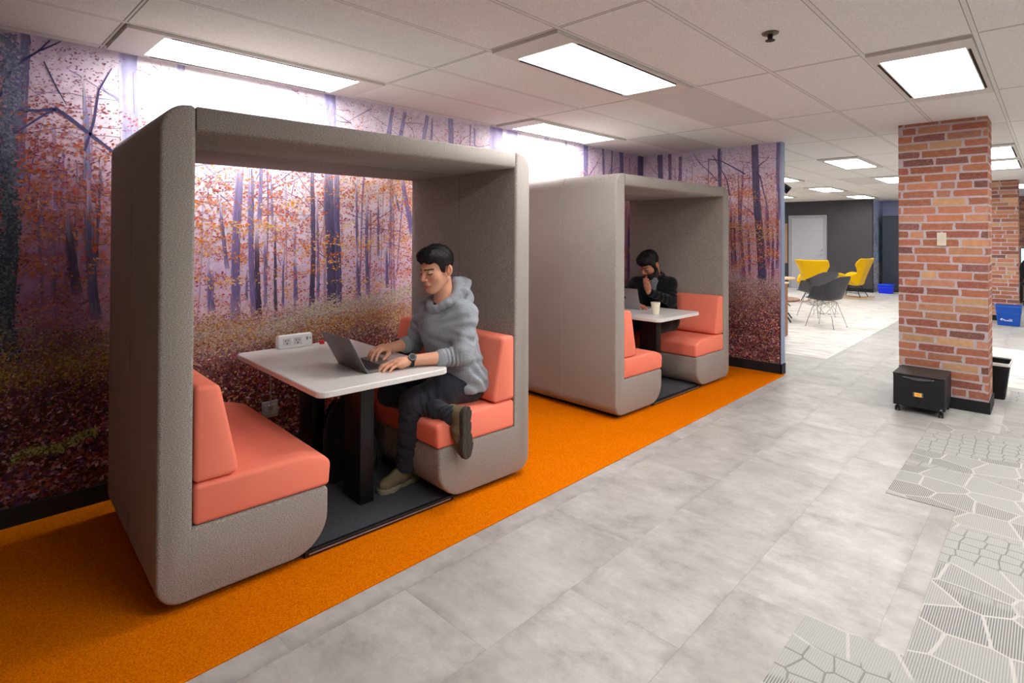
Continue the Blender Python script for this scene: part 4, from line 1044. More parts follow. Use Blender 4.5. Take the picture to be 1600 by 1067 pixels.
recycling('bright blue recycling box on the floor beside the tall dark locker', (17.95, 3.27, 0.0), 0.0, 0.36, 0.28, 0.25, mat('vivid_blue_plastic', (8, 44, 236), 0.4, 0.4, var=0.04), False)
# ================================================================== LOUNGE BEYOND THE ALCOVE
M_yel = fabric('mustard_yellow_wool', (196, 150, 0), (236, 190, 8), 220, 0.9, 0.2)
M_wood = NT('pale_oak').set(0.45, 0.3)
_v = M_wood.coord((2, 14, 14)); M_wood.base(M_wood.ramp(M_wood.noise(_v, 3, 6, 0.6), [(0.3, L4(176, 140, 100)), (0.7, L4(214, 182, 142))])); M_wood = M_wood.m
M_brown = NT('brown_wood').set(0.5, 0.3)
_v = M_brown.coord((14, 14, 2)); M_brown.base(M_brown.ramp(M_brown.noise(_v, 3, 6, 0.6), [(0.3, L4(104, 70, 50)), (0.7, L4(146, 104, 78))])); M_brown = M_brown.m
M_shell = mat('dark_grey_moulded_shell', (52, 52, 56), 0.45, 0.35, var=0.05)
M_shell2 = mat('mid_grey_moulded_shell', (72, 70, 74), 0.45, 0.35, var=0.05)
M_chrome = mat('chrome_wire', (196, 198, 202), 0.2, 0.6, 1.0)

def shell_surface(prof, name, m, parent, thick=0.012):
    """prof(s,t)->xyz for s in 0..1 (front..top of back), t in -1..1"""
    ns, nt_ = 26, 24; V = []
    for i in range(ns + 1):
        for j in range(nt_ + 1): V.append(prof(i / ns, -1 + 2 * j / nt_))
    F = [(i * (nt_ + 1) + j, i * (nt_ + 1) + j + 1, (i + 1) * (nt_ + 1) + j + 1, (i + 1) * (nt_ + 1) + j) for i in range(ns) for j in range(nt_)]
    o = make_mesh(name, V, F, m, parent, angle=180)
    md = o.modifiers.new('thickness', 'SOLIDIFY'); md.thickness = thick; md.offset = 0
    sb = o.modifiers.new('smooth', 'SUBSURF'); sb.levels = 1; sb.render_levels = 1
    return o

def build_shell_chair(m):
    """moulded armchair on a wire base; front is +x"""
    t = thing('shell_armchair', 'x', 'chair', group='grey shell armchairs with wire legs')
    def prof(s, t_):
        a = abs(t_)
        f = max(0.0, (a - 0.5) / 0.5) ** 1.5
        if s < 0.55:
            k = s / 0.55; x = 0.24 - 0.44 * k; z = 0.455 - 0.035 * math.sin(math.pi * k * 0.9); w = 0.25 + 0.045 * k
            e = min(1.0, max(0.0, (s - 0.04) / 0.22)); e = e * e * (3 - 2 * e)
            y = t_ * (w + 0.055 * e * a * a); z2 = z + 0.225 * e * f + 0.02 * a * a; x -= 0.05 * a * a * (1 - k)
        else:
            k = (s - 0.55) / 0.45; x = -0.20 - 0.115 * k ** 0.9; z = 0.445 + 0.375 * k ** 1.1
            w = 0.35 * math.sqrt(max(0.0, 1 - (0.93 * k) ** 2.6)) + 0.01; y = t_ * w
            z2 = z + (0.225 - 0.16 * k) * f * (1 - k) ** 0.6 + 0.02 * a * a * (1 - k); x += 0.13 * a ** 2.2 * (1 - k)
        return (x, y, z2)
    shell_surface(prof, 'shell_seat', m, t, 0.010)
    hub = [(0.10, 0.11), (0.10, -0.11), (-0.13, 0.11), (-0.13, -0.11)]
    foot = [(0.20, 0.21), (0.20, -0.21), (-0.24, 0.21), (-0.24, -0.21)]
    for (hx, hy), (fx, fy) in zip(hub, foot):
        b = MB(); b.tube([(hx, hy, 0.405), (fx, fy, 0.012)], 0.0062, 8); b.tube([(fx, fy, 0.0), (fx, fy, 0.014)], 0.012, 10)
        b.build('leg', M_chrome, t)
    b = MB()
    for i, (hx, hy) in enumerate(hub):
        for j, (fx, fy) in enumerate(foot):
            if i != j and (hx * fx > 0 or hy * fy > 0): b.tube([(hx, hy, 0.40), ((hx + fx) * 0.5, (hy + fy) * 0.5, 0.22), (0.02 * np.sign(fx), 0.02 * np.sign(fy), 0.19)], 0.0036, 6)
    ring = [(0.07 * math.cos(a), 0.07 * math.sin(a), 0.20) for a in np.linspace(0, 2 * math.pi, 17)]
    b.tube(ring, 0.004, 6, cap=False); b.tube([(hub[0][0], hub[0][1], 0.405), (hub[2][0], hub[2][1], 0.405), (hub[3][0], hub[3][1], 0.405), (hub[1][0], hub[1][1], 0.405), (hub[0][0], hub[0][1], 0.405)], 0.005, 6)
    b.build('wire_brace', M_chrome, t)
    return t
c0 = build_shell_chair(M_shell); c0.location = (10.52, 2.80, 0); c0.rotation_euler.z = math.radians(78); c0.scale = (1.06, 1.06, 1.06)
c0['label'] = 'nearer dark grey shell armchair on chrome wire legs'
c1 = copy_tree(c0); c1.location = (11.75, 3.30, 0); c1.rotation_euler.z = math.radians(66); c1.scale = (1.06, 1.06, 1.06)
for ch in c1.children:
    if ch.name.startswith('shell_seat'): ch.data = ch.data.copy(); ch.data.materials.clear(); ch.data.materials.append(M_shell2)
c1['label'] = 'mid grey shell armchair partly hidden behind the nearer shell armchair'

def build_rocker():
    """winged rocking armchair; front is +x"""
    t = thing('rocking_chair', 'x', 'chair', group='yellow rocking armchairs')
    def prof(s, t_):
        a = abs(t_)
        if s < 0.42:
            k = s / 0.42; x = 0.33 - 0.50 * k; z = 0.40 - 0.07 * k; w = 0.30 + 0.03 * math.sin(math.pi * k)
        else:
            k = (s - 0.42) / 0.58; x = -0.17 - 0.23 * k; z = 0.34 + 0.66 * k; w = 0.31 - 0.06 * math.sin(math.pi * min(1, k * 1.25)) + 0.06 * k ** 2
        wing = 0
        side = max(0, (a - 0.55) / 0.45)
        if s < 0.42:
            k = s / 0.42; arm = math.sin(math.pi * min(1, 0.12 + k * 0.9)) ** 0.6
            z += 0.26 * side ** 1.3 * arm; y = t_ * (w + 0.09 * side)
        else:
            k = (s - 0.42) / 0.58
            z += 0.22 * side ** 1.3 * max(0, 1 - k * 2.2)
            wing = (0.20 * max(0, 1 - k * 1.6) + 0.17 * math.exp(-((k - 0.78) / 0.25) ** 2)) * side ** 1.3
            y = t_ * (w + 0.09 * side * max(0, 1 - k * 2.4))
        return (x + wing, y, z)
    shell_surface(prof, 'upholstered_shell', M_yel, t, 0.045)
    MB().box((-0.14, -0.24, 0.36), (0.30, 0.24, 0.43), 0.03, 3).build('seat_cushion', M_yel, t)
    for sy in (-1, 1):
        b = MB(); pts = []
        for k in range(13):
            x = -0.40 + 0.80 * k / 12; pts.append((x, sy * 0.24, 0.014 + 0.42 * (1 - math.sqrt(max(0, 1 - (x / 1.05) ** 2)))))
        b.tube(pts, 0.014, 8); b.build('rocker', M_wood, t)
    for sx in (-1, 1):
        for sy in (-1, 1):
            b = MB(); b.tube([(sx * 0.12 + 0.02, sy * 0.13, 0.36), (sx * 0.26, sy * 0.24, 0.04)], 0.010, 8); b.build('leg', M_black, t)
    b = MB(); b.tube([(0.05, -0.14, 0.30), (0.05, 0.14, 0.30)], 0.007, 6); b.tube([(0.2, -0.2, 0.13), (-0.2, 0.2, 0.13)], 0.005, 6); b.tube([(-0.2, -0.2, 0.13), (0.2, 0.2, 0.13)], 0.005, 6)
    b.build('cross_brace', M_black, t)
    return t
r0 = build_rocker(); r0.location = (14.25, 3.97, 0); r0.rotation_euler.z = math.radians(-4); r0['label'] = 'yellow winged rocking armchair seen from behind, in front of the grey door'
r1 = copy_tree(r0); r1.location = (16.0, 3.62, 0); r1.rotation_euler.z = math.radians(82); r1['label'] = 'yellow winged rocking armchair seen from the side, against the charcoal wall'

# tables half hidden behind the end of the mural wall
t = thing('side_table', 'pale wood side table with crossed black legs behind the mural wall', 'table', (12.9, 4.42, 0), 0.3)
MB().lathe([(0.0, 0.60), (0.38, 0.60), (0.40, 0.605), (0.40, 0.63), (0.39, 0.635), (0.0, 0.635)], 36).build('table_top', M_wood, t)
for a in (0.2, 1.77, 3.34, 4.91):
    MB().tube([(0.30 * math.cos(a), 0.30 * math.sin(a), 0.0), (-0.22 * math.cos(a), -0.22 * math.sin(a), 0.60)], 0.012, 8).build('leg', M_black, t)
t = thing('coffee_table', 'low wooden coffee table with black splayed legs behind the mural wall', 'table', (10.75, 3.72, 0), 0.0)
MB().lathe([(0.0, 0.36), (0.42, 0.36), (0.44, 0.365), (0.44, 0.395), (0.43, 0.40), (0.0, 0.40)], 40).build('table_top', M_brown, t)
for a in (-0.5, 1.07, 2.64, 4.21):
    MB().tube([(0.42 * math.cos(a), 0.42 * math.sin(a), 0.008), (0.10 * math.cos(a), 0.10 * math.sin(a), 0.36)], 0.013, 8).build('leg', M_black, t)
t = thing('wood_cabinet', 'brown wooden cabinet side just visible past the mural wall end', 'cabinet', (8.6, 2.95, 0), 0.0)
MB().box((0, 0, 0.0), (0.55, 0.9, 0.80), 0.004).build('carcass', M_brown, t, smooth=False)
MB().box((-0.015, -0.012, 0.80), (0.565, 0.91, 0.825), 0.003).build('worktop', M_wood, t, smooth=False)
for y in (0.01, 0.455):
    d = MB().box((-0.014, y, 0.05), (-0.0005, y + 0.435, 0.79), 0.002).build('door', M_brown, t, smooth=False)
    MB().box((-0.024, y + (0.40 if y < 0.1 else 0.03), 0.55), (-0.0141, y + (0.41 if y < 0.1 else 0.04), 0.70), 0.002).build('handle', M_steel, d, smooth=False)
t = thing('notice_board', 'tan panel on the charcoal wall left of the grey door', 'notice board', (17.899, 5.79, 0.75))
MB().box((-0.02, 0.0, 0), (0.0, 0.75, 1.16), 0.004).build('board', mat('tan_cork', (170, 140, 118), 0.8, 0.1, var=0.1, scale=40), t, smooth=False)
b = MB(); b.box((-0.026, -0.02, -0.02), (0, 0.0, 1.18)); b.box((-0.026, 0.75, -0.02), (0, 0.77, 1.18)); b.box((-0.026, 0, -0.02), (0, 0.75, 0)); b.box((-0.026, 0, 1.16), (0, 0.75, 1.18))
b.build('frame', mat('tan_frame', (150, 120, 98), 0.6, 0.2), t, smooth=False)

# tall dark locker in the blue alcove
t = thing('storage_locker', 'tall dark slate storage locker in the blue papered alcove', 'locker', (18.55, 2.45, 0.0))
M_lock = mat('dark_slate_steel', (50, 58, 70), 0.5, 0.35, var=0.04)
MB().box((0.016, 0, 0.03), (0.5, 1.02, 2.12), 0.004).build('carcass', M_lock, t, smooth=False)
MB().box((0.03, 0.01, 0.0), (0.48, 1.01, 0.03)).build('plinth', M_black, t, smooth=False)
for y in (0.006, 0.513):
    d = MB().box((0.0, y, 0.04), (0.0155, y + 0.501, 2.11), 0.002).build('door', M_lock, t, smooth=False)
    MB().box((-0.014, y + (0.45 if y < 0.1 else 0.04), 1.0), (-0.0005, y + (0.46 if y < 0.1 else 0.05), 1.16), 0.002).build('handle', M_steel, d, smooth=False)

# black spotlight on a bracket past the end of the mural wall, sprinkler on the ceiling
t = thing('ceiling_spotlight', 'small black ceiling spotlight by the edge of the mural wall', 'spotlight', (8.35, 2.785, H - 0.001))
b = MB(); b.lathe([(0.0, 0.0), (0.05, 0.0), (0.05, -0.03), (0.0, -0.03)], 20); b.tube([(0, 0, -0.03), (0, 0, -0.26)], 0.010, 8)
fix_normals(b.build('bracket', M_dark, t))
b = MB(); b.tube([(-0.02, 0.06, -0.30), (0.0, 0.0, -0.315), (0.03, -0.10, -0.40)], [0.045, 0.05, 0.055], 16); b.build('lamp_head', M_dark, t)
t = thing('sprinkler_head', 'dark sprinkler head on a ceiling tile, between the two big panels', 'sprinkler', (2.99, 1.05, H - 0.001))
MB().lathe([(0.0, 0.0), (0.042, 0.0), (0.040, -0.006), (0.020, -0.009), (0.0, -0.009)], 24).build('escutcheon', mat('dull_bronze', (120, 106, 92), 0.4, 0.5, 0.6), t)
b = MB(); b.lathe([(0.0, -0.009), (0.014, -0.009), (0.012, -0.030), (0.0, -0.030)], 14); b.lathe([(0.0, -0.038), (0.024, -0.038), (0.024, -0.041), (0.0, -0.041)], 18); b.tube([(0.013, 0, -0.02), (0.016, 0, -0.034), (0.004, 0, -0.04)], 0.003, 6); b.tube([(-0.013, 0, -0.02), (-0.016, 0, -0.034), (-0.004, 0, -0.04)], 0.003, 6)
b.build('nozzle', M_dark, t)

# far right: desk with monitor and black office chair past the second pillar
t = thing('desk', 'office desk at far right behind the second brick pillar', 'desk', (17.6, -0.37, 0), 0.0)
MB().box((0, -0.6, 0.70), (0.75, 0.95, 0.73), 0.003).build('desk_top', mat('grey_laminate', (176, 172, 168), 0.5, 0.3), t, smooth=False)
for x in (0.05, 0.65):
    for y in (-0.55, 0.88): MB().box((x, y, 0.0), (x + 0.05, y + 0.05, 0.70)).build('leg', M_black, t, smooth=False)
t = thing('monitor', 'bright computer monitor at far right behind the second brick pillar', 'monitor', (17.95, 0.10, 0.731), 0.0)
MB().box((0, -0.45, 0.12), (0.04, 0.45, 0.55), 0.006).build('housing', M_dark, t, smooth=False)
q = NT('lit_monitor_screen'); q.base(L4(200, 224, 240)); q.p.inputs['Emission Color'].default_value = L4(196, 226, 246); q.p.inputs['Emission Strength'].default_value = 0.9
MB().box((-0.003, -0.435, 0.135), (0.0, 0.435, 0.535)).build('screen', q.m, t, smooth=False)
b = MB(); b.box((0.02, -0.04, 0.0), (0.05, 0.04, 0.2)); b.box((-0.06, -0.14, 0.0), (0.12, 0.14, 0.012), 0.003); b.build('stand', M_dark, t, smooth=False)
t = thing('office_chair', 'black office chair tucked at the far right desk', 'chair', (17.15, 0.30, 0), math.radians(0))
s = Sdf((-0.35, -0.32, 0.38), (0.35, 0.32, 1.15), 0.012)
s.ell((0, 0, 0.48), (0.25, 0.26, 0.06)); V, F = s.mesh(); make_mesh('seat', V, F, M_bag, t, angle=180)
s = Sdf((-0.4, -0.32, 0.45), (0.1, 0.32, 1.15), 0.012); s.ell((-0.24, 0, 0.80), (0.05, 0.24, 0.30)); V, F = s.mesh(); make_mesh('backrest', V, F, M_bag, t, angle=180)
MB().tube([(0, 0, 0.44), (0, 0, 0.08)], 0.025, 10).build('column', M_black, t)
MB().tube([(0.02, 0, 0.44), (-0.2, 0, 0.46), (-0.28, 0, 0.62)], 0.018, 8).build('back_support', M_black, t)
for k in range(5):
    a = k * 2 * math.pi / 5; b = MB(); b.tube([(0, 0, 0.09), (0.27 * math.cos(a), 0.27 * math.sin(a), 0.065)], [0.024, 0.014], 8); b.tube([(0.27 * math.cos(a), 0.27 * math.sin(a) - 0.012, 0.028), (0.27 * math.cos(a), 0.27 * math.sin(a) + 0.012, 0.028)], 0.028, 12)
    b.build('leg', M_black, t)
# ================================================================== PEOPLE
def nrm(v): v = np.asarray(v, float); return v / np.linalg.norm(v)

def head_axes(yaw, pitch, roll):
    f0 = np.array([-np.cos(yaw), -np.sin(yaw), 0]); l0 = np.array([np.sin(yaw), -np.cos(yaw), 0]); u0 = np.array([0, 0, 1.])
    f = f0 * np.cos(pitch) - u0 * np.sin(pitch); u = u0 * np.cos(pitch) + f0 * np.sin(pitch)
    return f, l0 * np.cos(roll) + u * np.sin(roll), u * np.cos(roll) - l0 * np.sin(roll)

def head_sdf(P):
    x, y, z = P; y = np.abs(y) + 0 * x
    Q = (x + 0 * y, y, z + 0 * y)
    d = d_ell(Q, (-.014, 0, .046), (.094, .075, .080))
    d = smin(d, d_ell(Q, (.030, 0, -.026), (.056, .056, .074)), .030)
    d = smin(d, d_caps(Q, (-.012, .054, -.050), (.052, .022, -.098), .017, .017)[0], .028)
    d = smin(d, d_ell(Q, (.064, 0, -.100), (.020, .022, .018)), .020)
    d = smin(d, d_ell(Q, (.050, .038, -.022), (.026, .024, .026)), .022)
    d = smin(d, d_caps(Q, (.086, .012, .022), (.062, .046, .021), .007, .004)[0], .018)          # brow
    d = smax(d, -d_ell(Q, (.100, .033, .002), (.017, .020, .013)), .012)                           # eye socket
    d = smin(d, d_ell(Q, (.0715, .032, .001), (.0165, .0165, .0135)), .004)                        # eyeball and lid
    d = smin(d, d_caps(Q, (.086, 0, .010), (.106, 0, -.028), .0065, .0105)[0], .014)              # nose
    d = smin(d, d_ell(Q, (.095, .0125, -.034), (.010, .0075, .0075)), .007)
    d = smin(d, d_ell(Q, (.084, 0, -.058), (.010, .020, .012)), .012)
    d = smin(d, d_ell(Q, (.0885, 0, -.0665), (.0085, .022, .0052)), .004)                           # lips
    d = smin(d, d_ell(Q, (.0870, 0, -.0775), (.0085, .018, .0060)), .004)
    e = d_ell((Q[0] + .18 * (Q[2] + .006), Q[1] - .25 * (-.02 - Q[0]), Q[2]), (-.024, .077, -.006), (.017, .0085, .030))
    e = smax(e, -d_ell(Q, (-.018, .087, -.002), (.009, .006, .017)), .004)
    return smin(d, e, .006)

def face_cols(Q, skin, lip, brow, beard=None):
    x, y, z = Q; ya = np.abs(y)
    C = np.tile(np.array(skin, float), (len(x), 1))
    def blend(w, c): C[:] = C * (1 - w[:, None]) + np.array(c, float)[None] * w[:, None]
    blend(0.30 * np.exp(-((x - .06) ** 2 + (ya - .042) ** 2 + (z + .025) ** 2) / .0007), (196, 110, 88))
    blend(0.35 * np.exp(-((x - .115) ** 2 + ya ** 2 + (z + .03) ** 2) / .0003), (190, 104, 84))
    lipd = np.minimum(d_ell((x, ya, z), (.0885, 0, -.0665), (.011, .024, .0062)), d_ell((x, ya, z), (.0870, 0, -.0775), (.011, .020, .0070)))
    blend(np.clip(0.5 - lipd / .003, 0, 1) * 0.85, lip)
    blend(np.clip(1 - np.abs(z + .0722) / .0022, 0, 1) * (x > .07) * (ya < .022) * 0.8, (84, 36, 34))
    zb = .0225 + .10 * np.clip(.05 - np.abs(ya - .03), 0, .03) * .1 - .06 * np.clip(ya - .038, 0, 1)
    blend(np.clip(1.3 - np.abs(z - zb) / .0042, 0, 1) * (x > .045) * (ya > .010) * (ya < .054) * 0.92, brow)
    zl = -.0035 + 9 * (ya - .032) ** 2
    blend(np.clip(1.25 - np.abs(z - zl) / .0042, 0, 1) * (x > .06) * (np.abs(ya - .032) < .0175) * 0.95, (34, 24, 24))
    blend(np.clip(1 - np.abs(z - .010) / .003, 0, 1) * (x > .06) * (np.abs(ya - .032) < .016) * 0.35, (120, 66, 52))
    blend(np.clip(1 - np.hypot(ya - .007, z + .0415) / .004, 0, 1) * (x > .09) * 0.7, (70, 30, 28))
    blend(np.clip(1 - d_ell((x, ya, z), (-.018, .082, -.004), (.012, .012, .022)) / .004, 0, 1) * (ya > .074) * 0.45, (176, 80, 58))
    if beard is not None:
        w = np.clip((-.048 - z + .35 * np.clip(.02 - x, 0, .08)) / .012, 0, 1) * (x > -.035) * np.clip(lipd / .004, 0, 1) * (z > -.15)
        w = np.maximum(w, np.clip(1 - np.abs(x - .004) / .016, 0, 1) * (ya > .05) * (z < .03))
        w = np.maximum(w, np.clip(1.2 - np.abs(z + .0555) / .006, 0, 1) * (x > .07) * (ya < .028))
        blend(np.clip(w, 0, 1) * 0.95, beard)
    return C

def hair_sdf(kx, kz, vol, fringe, seed):
    R = np.random.default_rng(seed); ph = R.uniform(0, 6, 12)
    def fn(P):
        x, y, z = P; x = x + 0 * y + 0 * z; y = y + 0 * x; z = z + 0 * x
        d = d_ell((x, y, z), (-.012, 0, .050), (.101 * vol, .0835 * vol, .088 * vol))
        d = smin(d, d_ell((x, y, z), (.030, 0, .088), (.062, .060, .036 * vol)), .03)
        d = smin(d, d_ell((x, y, z), fringe[0], fringe[1]), .02)
        st = np.sin(95 * y + 30 * x + 2.5 * np.sin(40 * z + ph[0]) + ph[1]) * .5 + np.sin(150 * y - 60 * z + 50 * x + ph[2] + 2 * np.sin(60 * x)) * .3 + np.sin(230 * (y + .4 * x) + 90 * z + ph[3]) * .2
        top = np.clip((z - .02) / .08, 0, 1)
        d = d - .0042 * st * (0.35 + 0.65 * top)
        h = np.interp(x, kx, kz) + .005 * np.sin(130 * y + ph[4]) + .004 * np.sin(260 * y + 100 * x)
        return smax(d, (h - z) * .75, .006)
    return fn

def hand(s, w, f, n, t, sc, curl, spread=0.10, thumb_in=0.4, k=.007):
    """w wrist, f finger direction, n palm normal (the side the fingers close to), t thumb side"""
    f, n, t = nrm(f), nrm(n), nrm(t)
    tips = []
    K = [(.090, .030, .0), (.094, .010, .003), (.088, -.011, .002), (.080, -.030, -.003)]
    Ln = [(.042, .026, .020), (.046, .029, .021), (.043, .027, .021), (.034, .021, .019)]
    Rr = [.0092, .0095, .0090, .0080]
    for i, ((a, b, c), ln, r) in enumerate(zip(K, Ln, Rr)):
        kn = w + sc * (f * a + t * b - n * c)
        base = w + sc * (f * .012 + t * b * .55)
        s.caps(base, kn, .0150 * sc, .0125 * sc, k=.012)
        d = nrm(f + t * spread * (1.5 - i) * .5); p = kn; ang = 0
        cu = curl[i] if hasattr(curl[0], '__len__') else curl
        for j, (L, dq) in enumerate(zip(ln, cu)):
            ang += dq; e = d * math.cos(ang) + n * math.sin(ang)
            p2 = p + e * L * sc
            s.caps(p, p2, r * sc * (1 - .07 * j), r * sc * (.95 - .09 * j), k=.004 if j else .006); p = p2
        tips.append(p)
    tb = w + sc * (f * .026 + t * .026 + n * .006)
    d = nrm(f * .75 + t * .62 + n * thumb_in * .5); p = tb
    s.caps(w + sc * (f * .010 + t * .010), tb, .015 * sc, .0145 * sc, k=.012)
    for L, r, q_ in ((.040, .0135, 0.0), (.032, .0108, -.35), (.025, .0096, -.25)):
        d = nrm(d + t * q_ + n * .10); p2 = p + d * L * sc
        s.caps(p, p2, r * sc, r * sc * .9, k=.006); p = p2
    s.ell(w + sc * (f * .045 + n * .006), (.030 * sc,) * 3, k=.02)
    return tips

M_denim = fabric('dark_blue_denim', (26, 27, 33), (60, 62, 72), 420, 0.9, 0.25)
M_hood = fabric('light_grey_jersey', (112, 116, 122), (176, 180, 186), 380, 0.95, 0.25)
M_black_cloth = fabric('black_wool_cloth', (8, 8, 11), (26, 26, 31), 420, 0.95, 0.2)
M_tee = fabric('grey_tee', (90, 90, 96), (130, 130, 138), 420, 0.9, 0.2)
M_dtee = fabric('black_tee', (14, 14, 16), (34, 34, 38), 420, 0.9, 0.2)
def hair_mat(name, a, b):
    q = NT(name).set(0.55, 0.25)
    q.base(q.mix(q.noise(q.coord((60, 60, 8)), 6, 4), L4(*a), L4(*b))); return q.m
M_hair = hair_mat('black_hair', (8, 7, 8), (30, 26, 26))
def skin_mat(name):
    q = NT(name).set(0.5, 0.35)
    at = q.n('ShaderNodeAttribute', attribute_name='Col')
    q.base(q.mix(q.math('MULTIPLY', q.noise(q.coord(), 90, 4), 0.10), at.outputs['Color'], L4(150, 76, 52)))
    q.p.inputs['Subsurface Weight'].default_value = 0.08; q.p.inputs['Subsurface Radius'].default_value = (0.006, 0.003, 0.002); q.p.inputs['Subsurface Scale'].default_value = 1.0
    return q.m
M_skin = skin_mat('skin'); 
M_shoe = mat('olive_suede', (104, 92, 70), 0.85, 0.15, var=0.12, scale=30, bump=0.3, bscale=300)
M_sole = mat('dark_rubber_sole', (60, 56, 50), 0.7, 0.25, var=0.25, scale=40)
M_sole2 = mat('pale_rubber_sole', (128, 118, 98), 0.7, 0.25, var=0.1, scale=40)
M_tread = mat('black_rubber_tread', (24, 23, 22), 0.7, 0.25)

def add_strands(V, F, hc, ax, hs, n, seed, ln=.020, lift=.30, down=False):
    """fine tapered locks lying over a hair surface"""
    R = np.random.default_rng(seed); f, l, u = [np.array(a) for a in ax]
    fi = R.integers(0, len(F), n); q_ = V[F[fi]]; c = q_.mean(1)
    nn = np.cross(q_[:, 2] - q_[:, 0], q_[:, 3] - q_[:, 1]); nn /= np.linalg.norm(nn, axis=1)[:, None] + 1e-12
    loc_ = np.stack([(c - hc) @ f, (c - hc) @ l, (c - hc) @ u], 1) / hs
    top = sstep(.05, .11, loc_[:, 2])[:, None]; front = sstep(-.04, .05, loc_[:, 0])[:, None]
    d = (f * (.9 * front + .1) + u * .25 - l * .25) * top + (-u + f * .15 * front) * (1 - top) + R.normal(0, .28, (n, 3))
    if down: d = -u + f * .5 + R.normal(0, .3, (n, 3))
    d -= nn * (d * nn).sum(1)[:, None]; d /= np.linalg.norm(d, axis=1)[:, None] + 1e-9
    s_ = np.cross(nn, d); L = (ln * R.uniform(.5, 1.2, n) * hs)[:, None] * (.45 + .55 * top); w = (R.uniform(.0007, .0016, n) * hs)[:, None]
    p0 = c - nn * .0015; p1 = c + d * L * .55 + nn * lift * L * .30; p2 = c + d * L + nn * lift * L * .22
    W = np.concatenate([np.stack([p0 - s_ * w, p0 + s_ * w, p1 + s_ * w * .8, p1 - s_ * w * .8], 1), np.stack([p1 - s_ * w * .8, p1 + s_ * w * .8, p2 + s_ * w * .1, p2 - s_ * w * .1], 1)])
    k = len(V); m = len(W)
    return np.concatenate([V, W.reshape(-1, 3)]), np.concatenate([F, k + np.arange(m * 4, dtype=F.dtype).reshape(-1, 4)])

def make_person(b, base, label, head, headpars, hairf, build_body, skin, lip, brow, beard, clothes, shoes, lo, hi, res):
    off = np.array(base, float)
    s = Sdf(lo, hi, res)
    build_body(s)
    hc, ax, hs = head
    s.local(head_sdf, hc, ax, hs, .165, k=.02)
    V, F = s.mesh()
    Q = [((V - hc) @ np.array(a)) / hs for a in ax]
    C = face_cols(Q, skin, lip, brow, beard)
    far = (np.abs(Q[0]) > .2) | (np.abs(Q[1]) > .16) | (Q[2] < -.2)
    C[far] = np.array(skin, float)
    t = make_mesh('person', V - off, F, M_skin, angle=180, cols=lin(np.clip(C, 0, 255)))
    t.location = B2W(b, *base); t.rotation_euler.z = BOOTH[b][2]
    tag(t, label, 'person')
    R = .17 * hs
    h = Sdf(hc - R, hc + R, 0.0028 if b == 0 else 0.004); h.local(hairf, hc, ax, hs, .165)
    V, F = h.mesh(); V, F = add_strands(V, F, hc, ax, hs, 5200, 17 + b); make_mesh('hair', V - off, F, M_hair, t, angle=180)
    for name, m, fn, clo, chi, cres in clothes:
        c = Sdf(clo, chi, cres); fn(c); V, F = c.mesh(); make_mesh(name, V - off, F, m, t, angle=180)
    for (org, d, up, sc, style) in shoes:
        d = nrm(d); up = nrm(np.asarray(up) - d * (np.asarray(up) @ d)); sd = np.cross(up, d); org = np.array(org, float)
        R = .20 * sc
        us = Sdf(org - R, org + R, .004)
        def up_fn(P):
            q = smin(d_caps(P, (-.085, 0, .048), (0, 0, .056), .040, .044)[0], d_caps(P, (0, 0, .056), (.108, -.004, .036), .044, .033)[0], .02)
            q = smin(q, d_caps(P, (-.078, 0, .05), (-.085, 0, .098), .041, .045)[0], .02)
            q = q - .002 * np.sin(120 * P[0] + 40 * P[2]) * (P[0] > -.02)
            q = smin(q, d_caps(P, (.02, 0, .088), (.075, 0, .068), .012, .012)[0], .008)
            return smax(q, .014 - P[2], .004)
        us.local(up_fn, org, (d, sd, up), sc, .19)
        V, F = us.mesh(); so = make_mesh('shoe', V - off, F, style[0], t, angle=180)
        ss = Sdf(org - R, org + R, .0035)
        def so_fn(P):
            r2 = lambda cx, cy, r: np.hypot(P[0] - cx, P[1] - cy) - r
            q = smin(smin(r2(-.092, 0, .040), r2(-.02, .002, .036), .06), smin(r2(.065, -.002, .048), r2(.112, -.004, .036), .05), .06)
            q = smax(q, np.abs(P[2] - .013) - .0135, .004) + 0 * P[0]
            gr = np.sin(95 * P[0] + 5 * np.sin(70 * P[1])) * np.sin(90 * P[1] + 1.0) 
            return q + .0035 * np.clip(gr, -.2, 1) * (P[2] < .006)
        ss.local(so_fn, org, (d, sd, up), sc, .19)
        V, F = ss.mesh(); sl = make_mesh('sole', V - off, F, style[1], so, angle=180)
    return t, off

A = np.array
# ---- man in the grey hoodie (nearer booth) ---------------------------
h1_ax = head_axes(0.10, 0.215, 0.0); h1_c = A((1.502, .266, 1.3085)); h1_s = 1.11
nb1 = A((1.578, .28, 1.09)); wL = A((1.262, .188, .806)); wR = A((1.318, .500, .826))
eL = A((1.560, .090, .806)); eR = A((1.525, .535, .825))
def body1(s):
    sk = h1_c - h1_ax[0] * .030 - h1_ax[2] * .065
    s.caps(sk, nb1, .056, .062, k=.02)
    s.caps((1.66, .285, .70), (1.60, .285, 1.02), .085, .09, k=.03)
    s.caps((1.60, .285, 1.03), nb1, .075, .065, k=.04)
    for sh, e, w in (((1.615, .13, 1.03), eL, wL), ((1.54, .45, 1.035), eR, wR)):
        s.caps((1.59, .29, 1.02), sh, .06, .05, k=.03); s.caps(sh, e, .045, .042, k=.02)
        m_ = e + (A(w) - e) * .35
        s.caps(e, m_, .042, .040, k=.02); s.caps(m_, w, .040, .0285, k=.01)
    hand(s, wL, (-1.0, .10, -.02), (.0, 0, -1.0), (-.05, 1.0, 0), 1.10, (.30, .42, .25), spread=.2)
    hand(s, wR, (-.93, -.32, .10), (-.08, 0, -1.0), (.2, -1.0, -.05), 1.10, (.42, .62, .35), spread=.25)
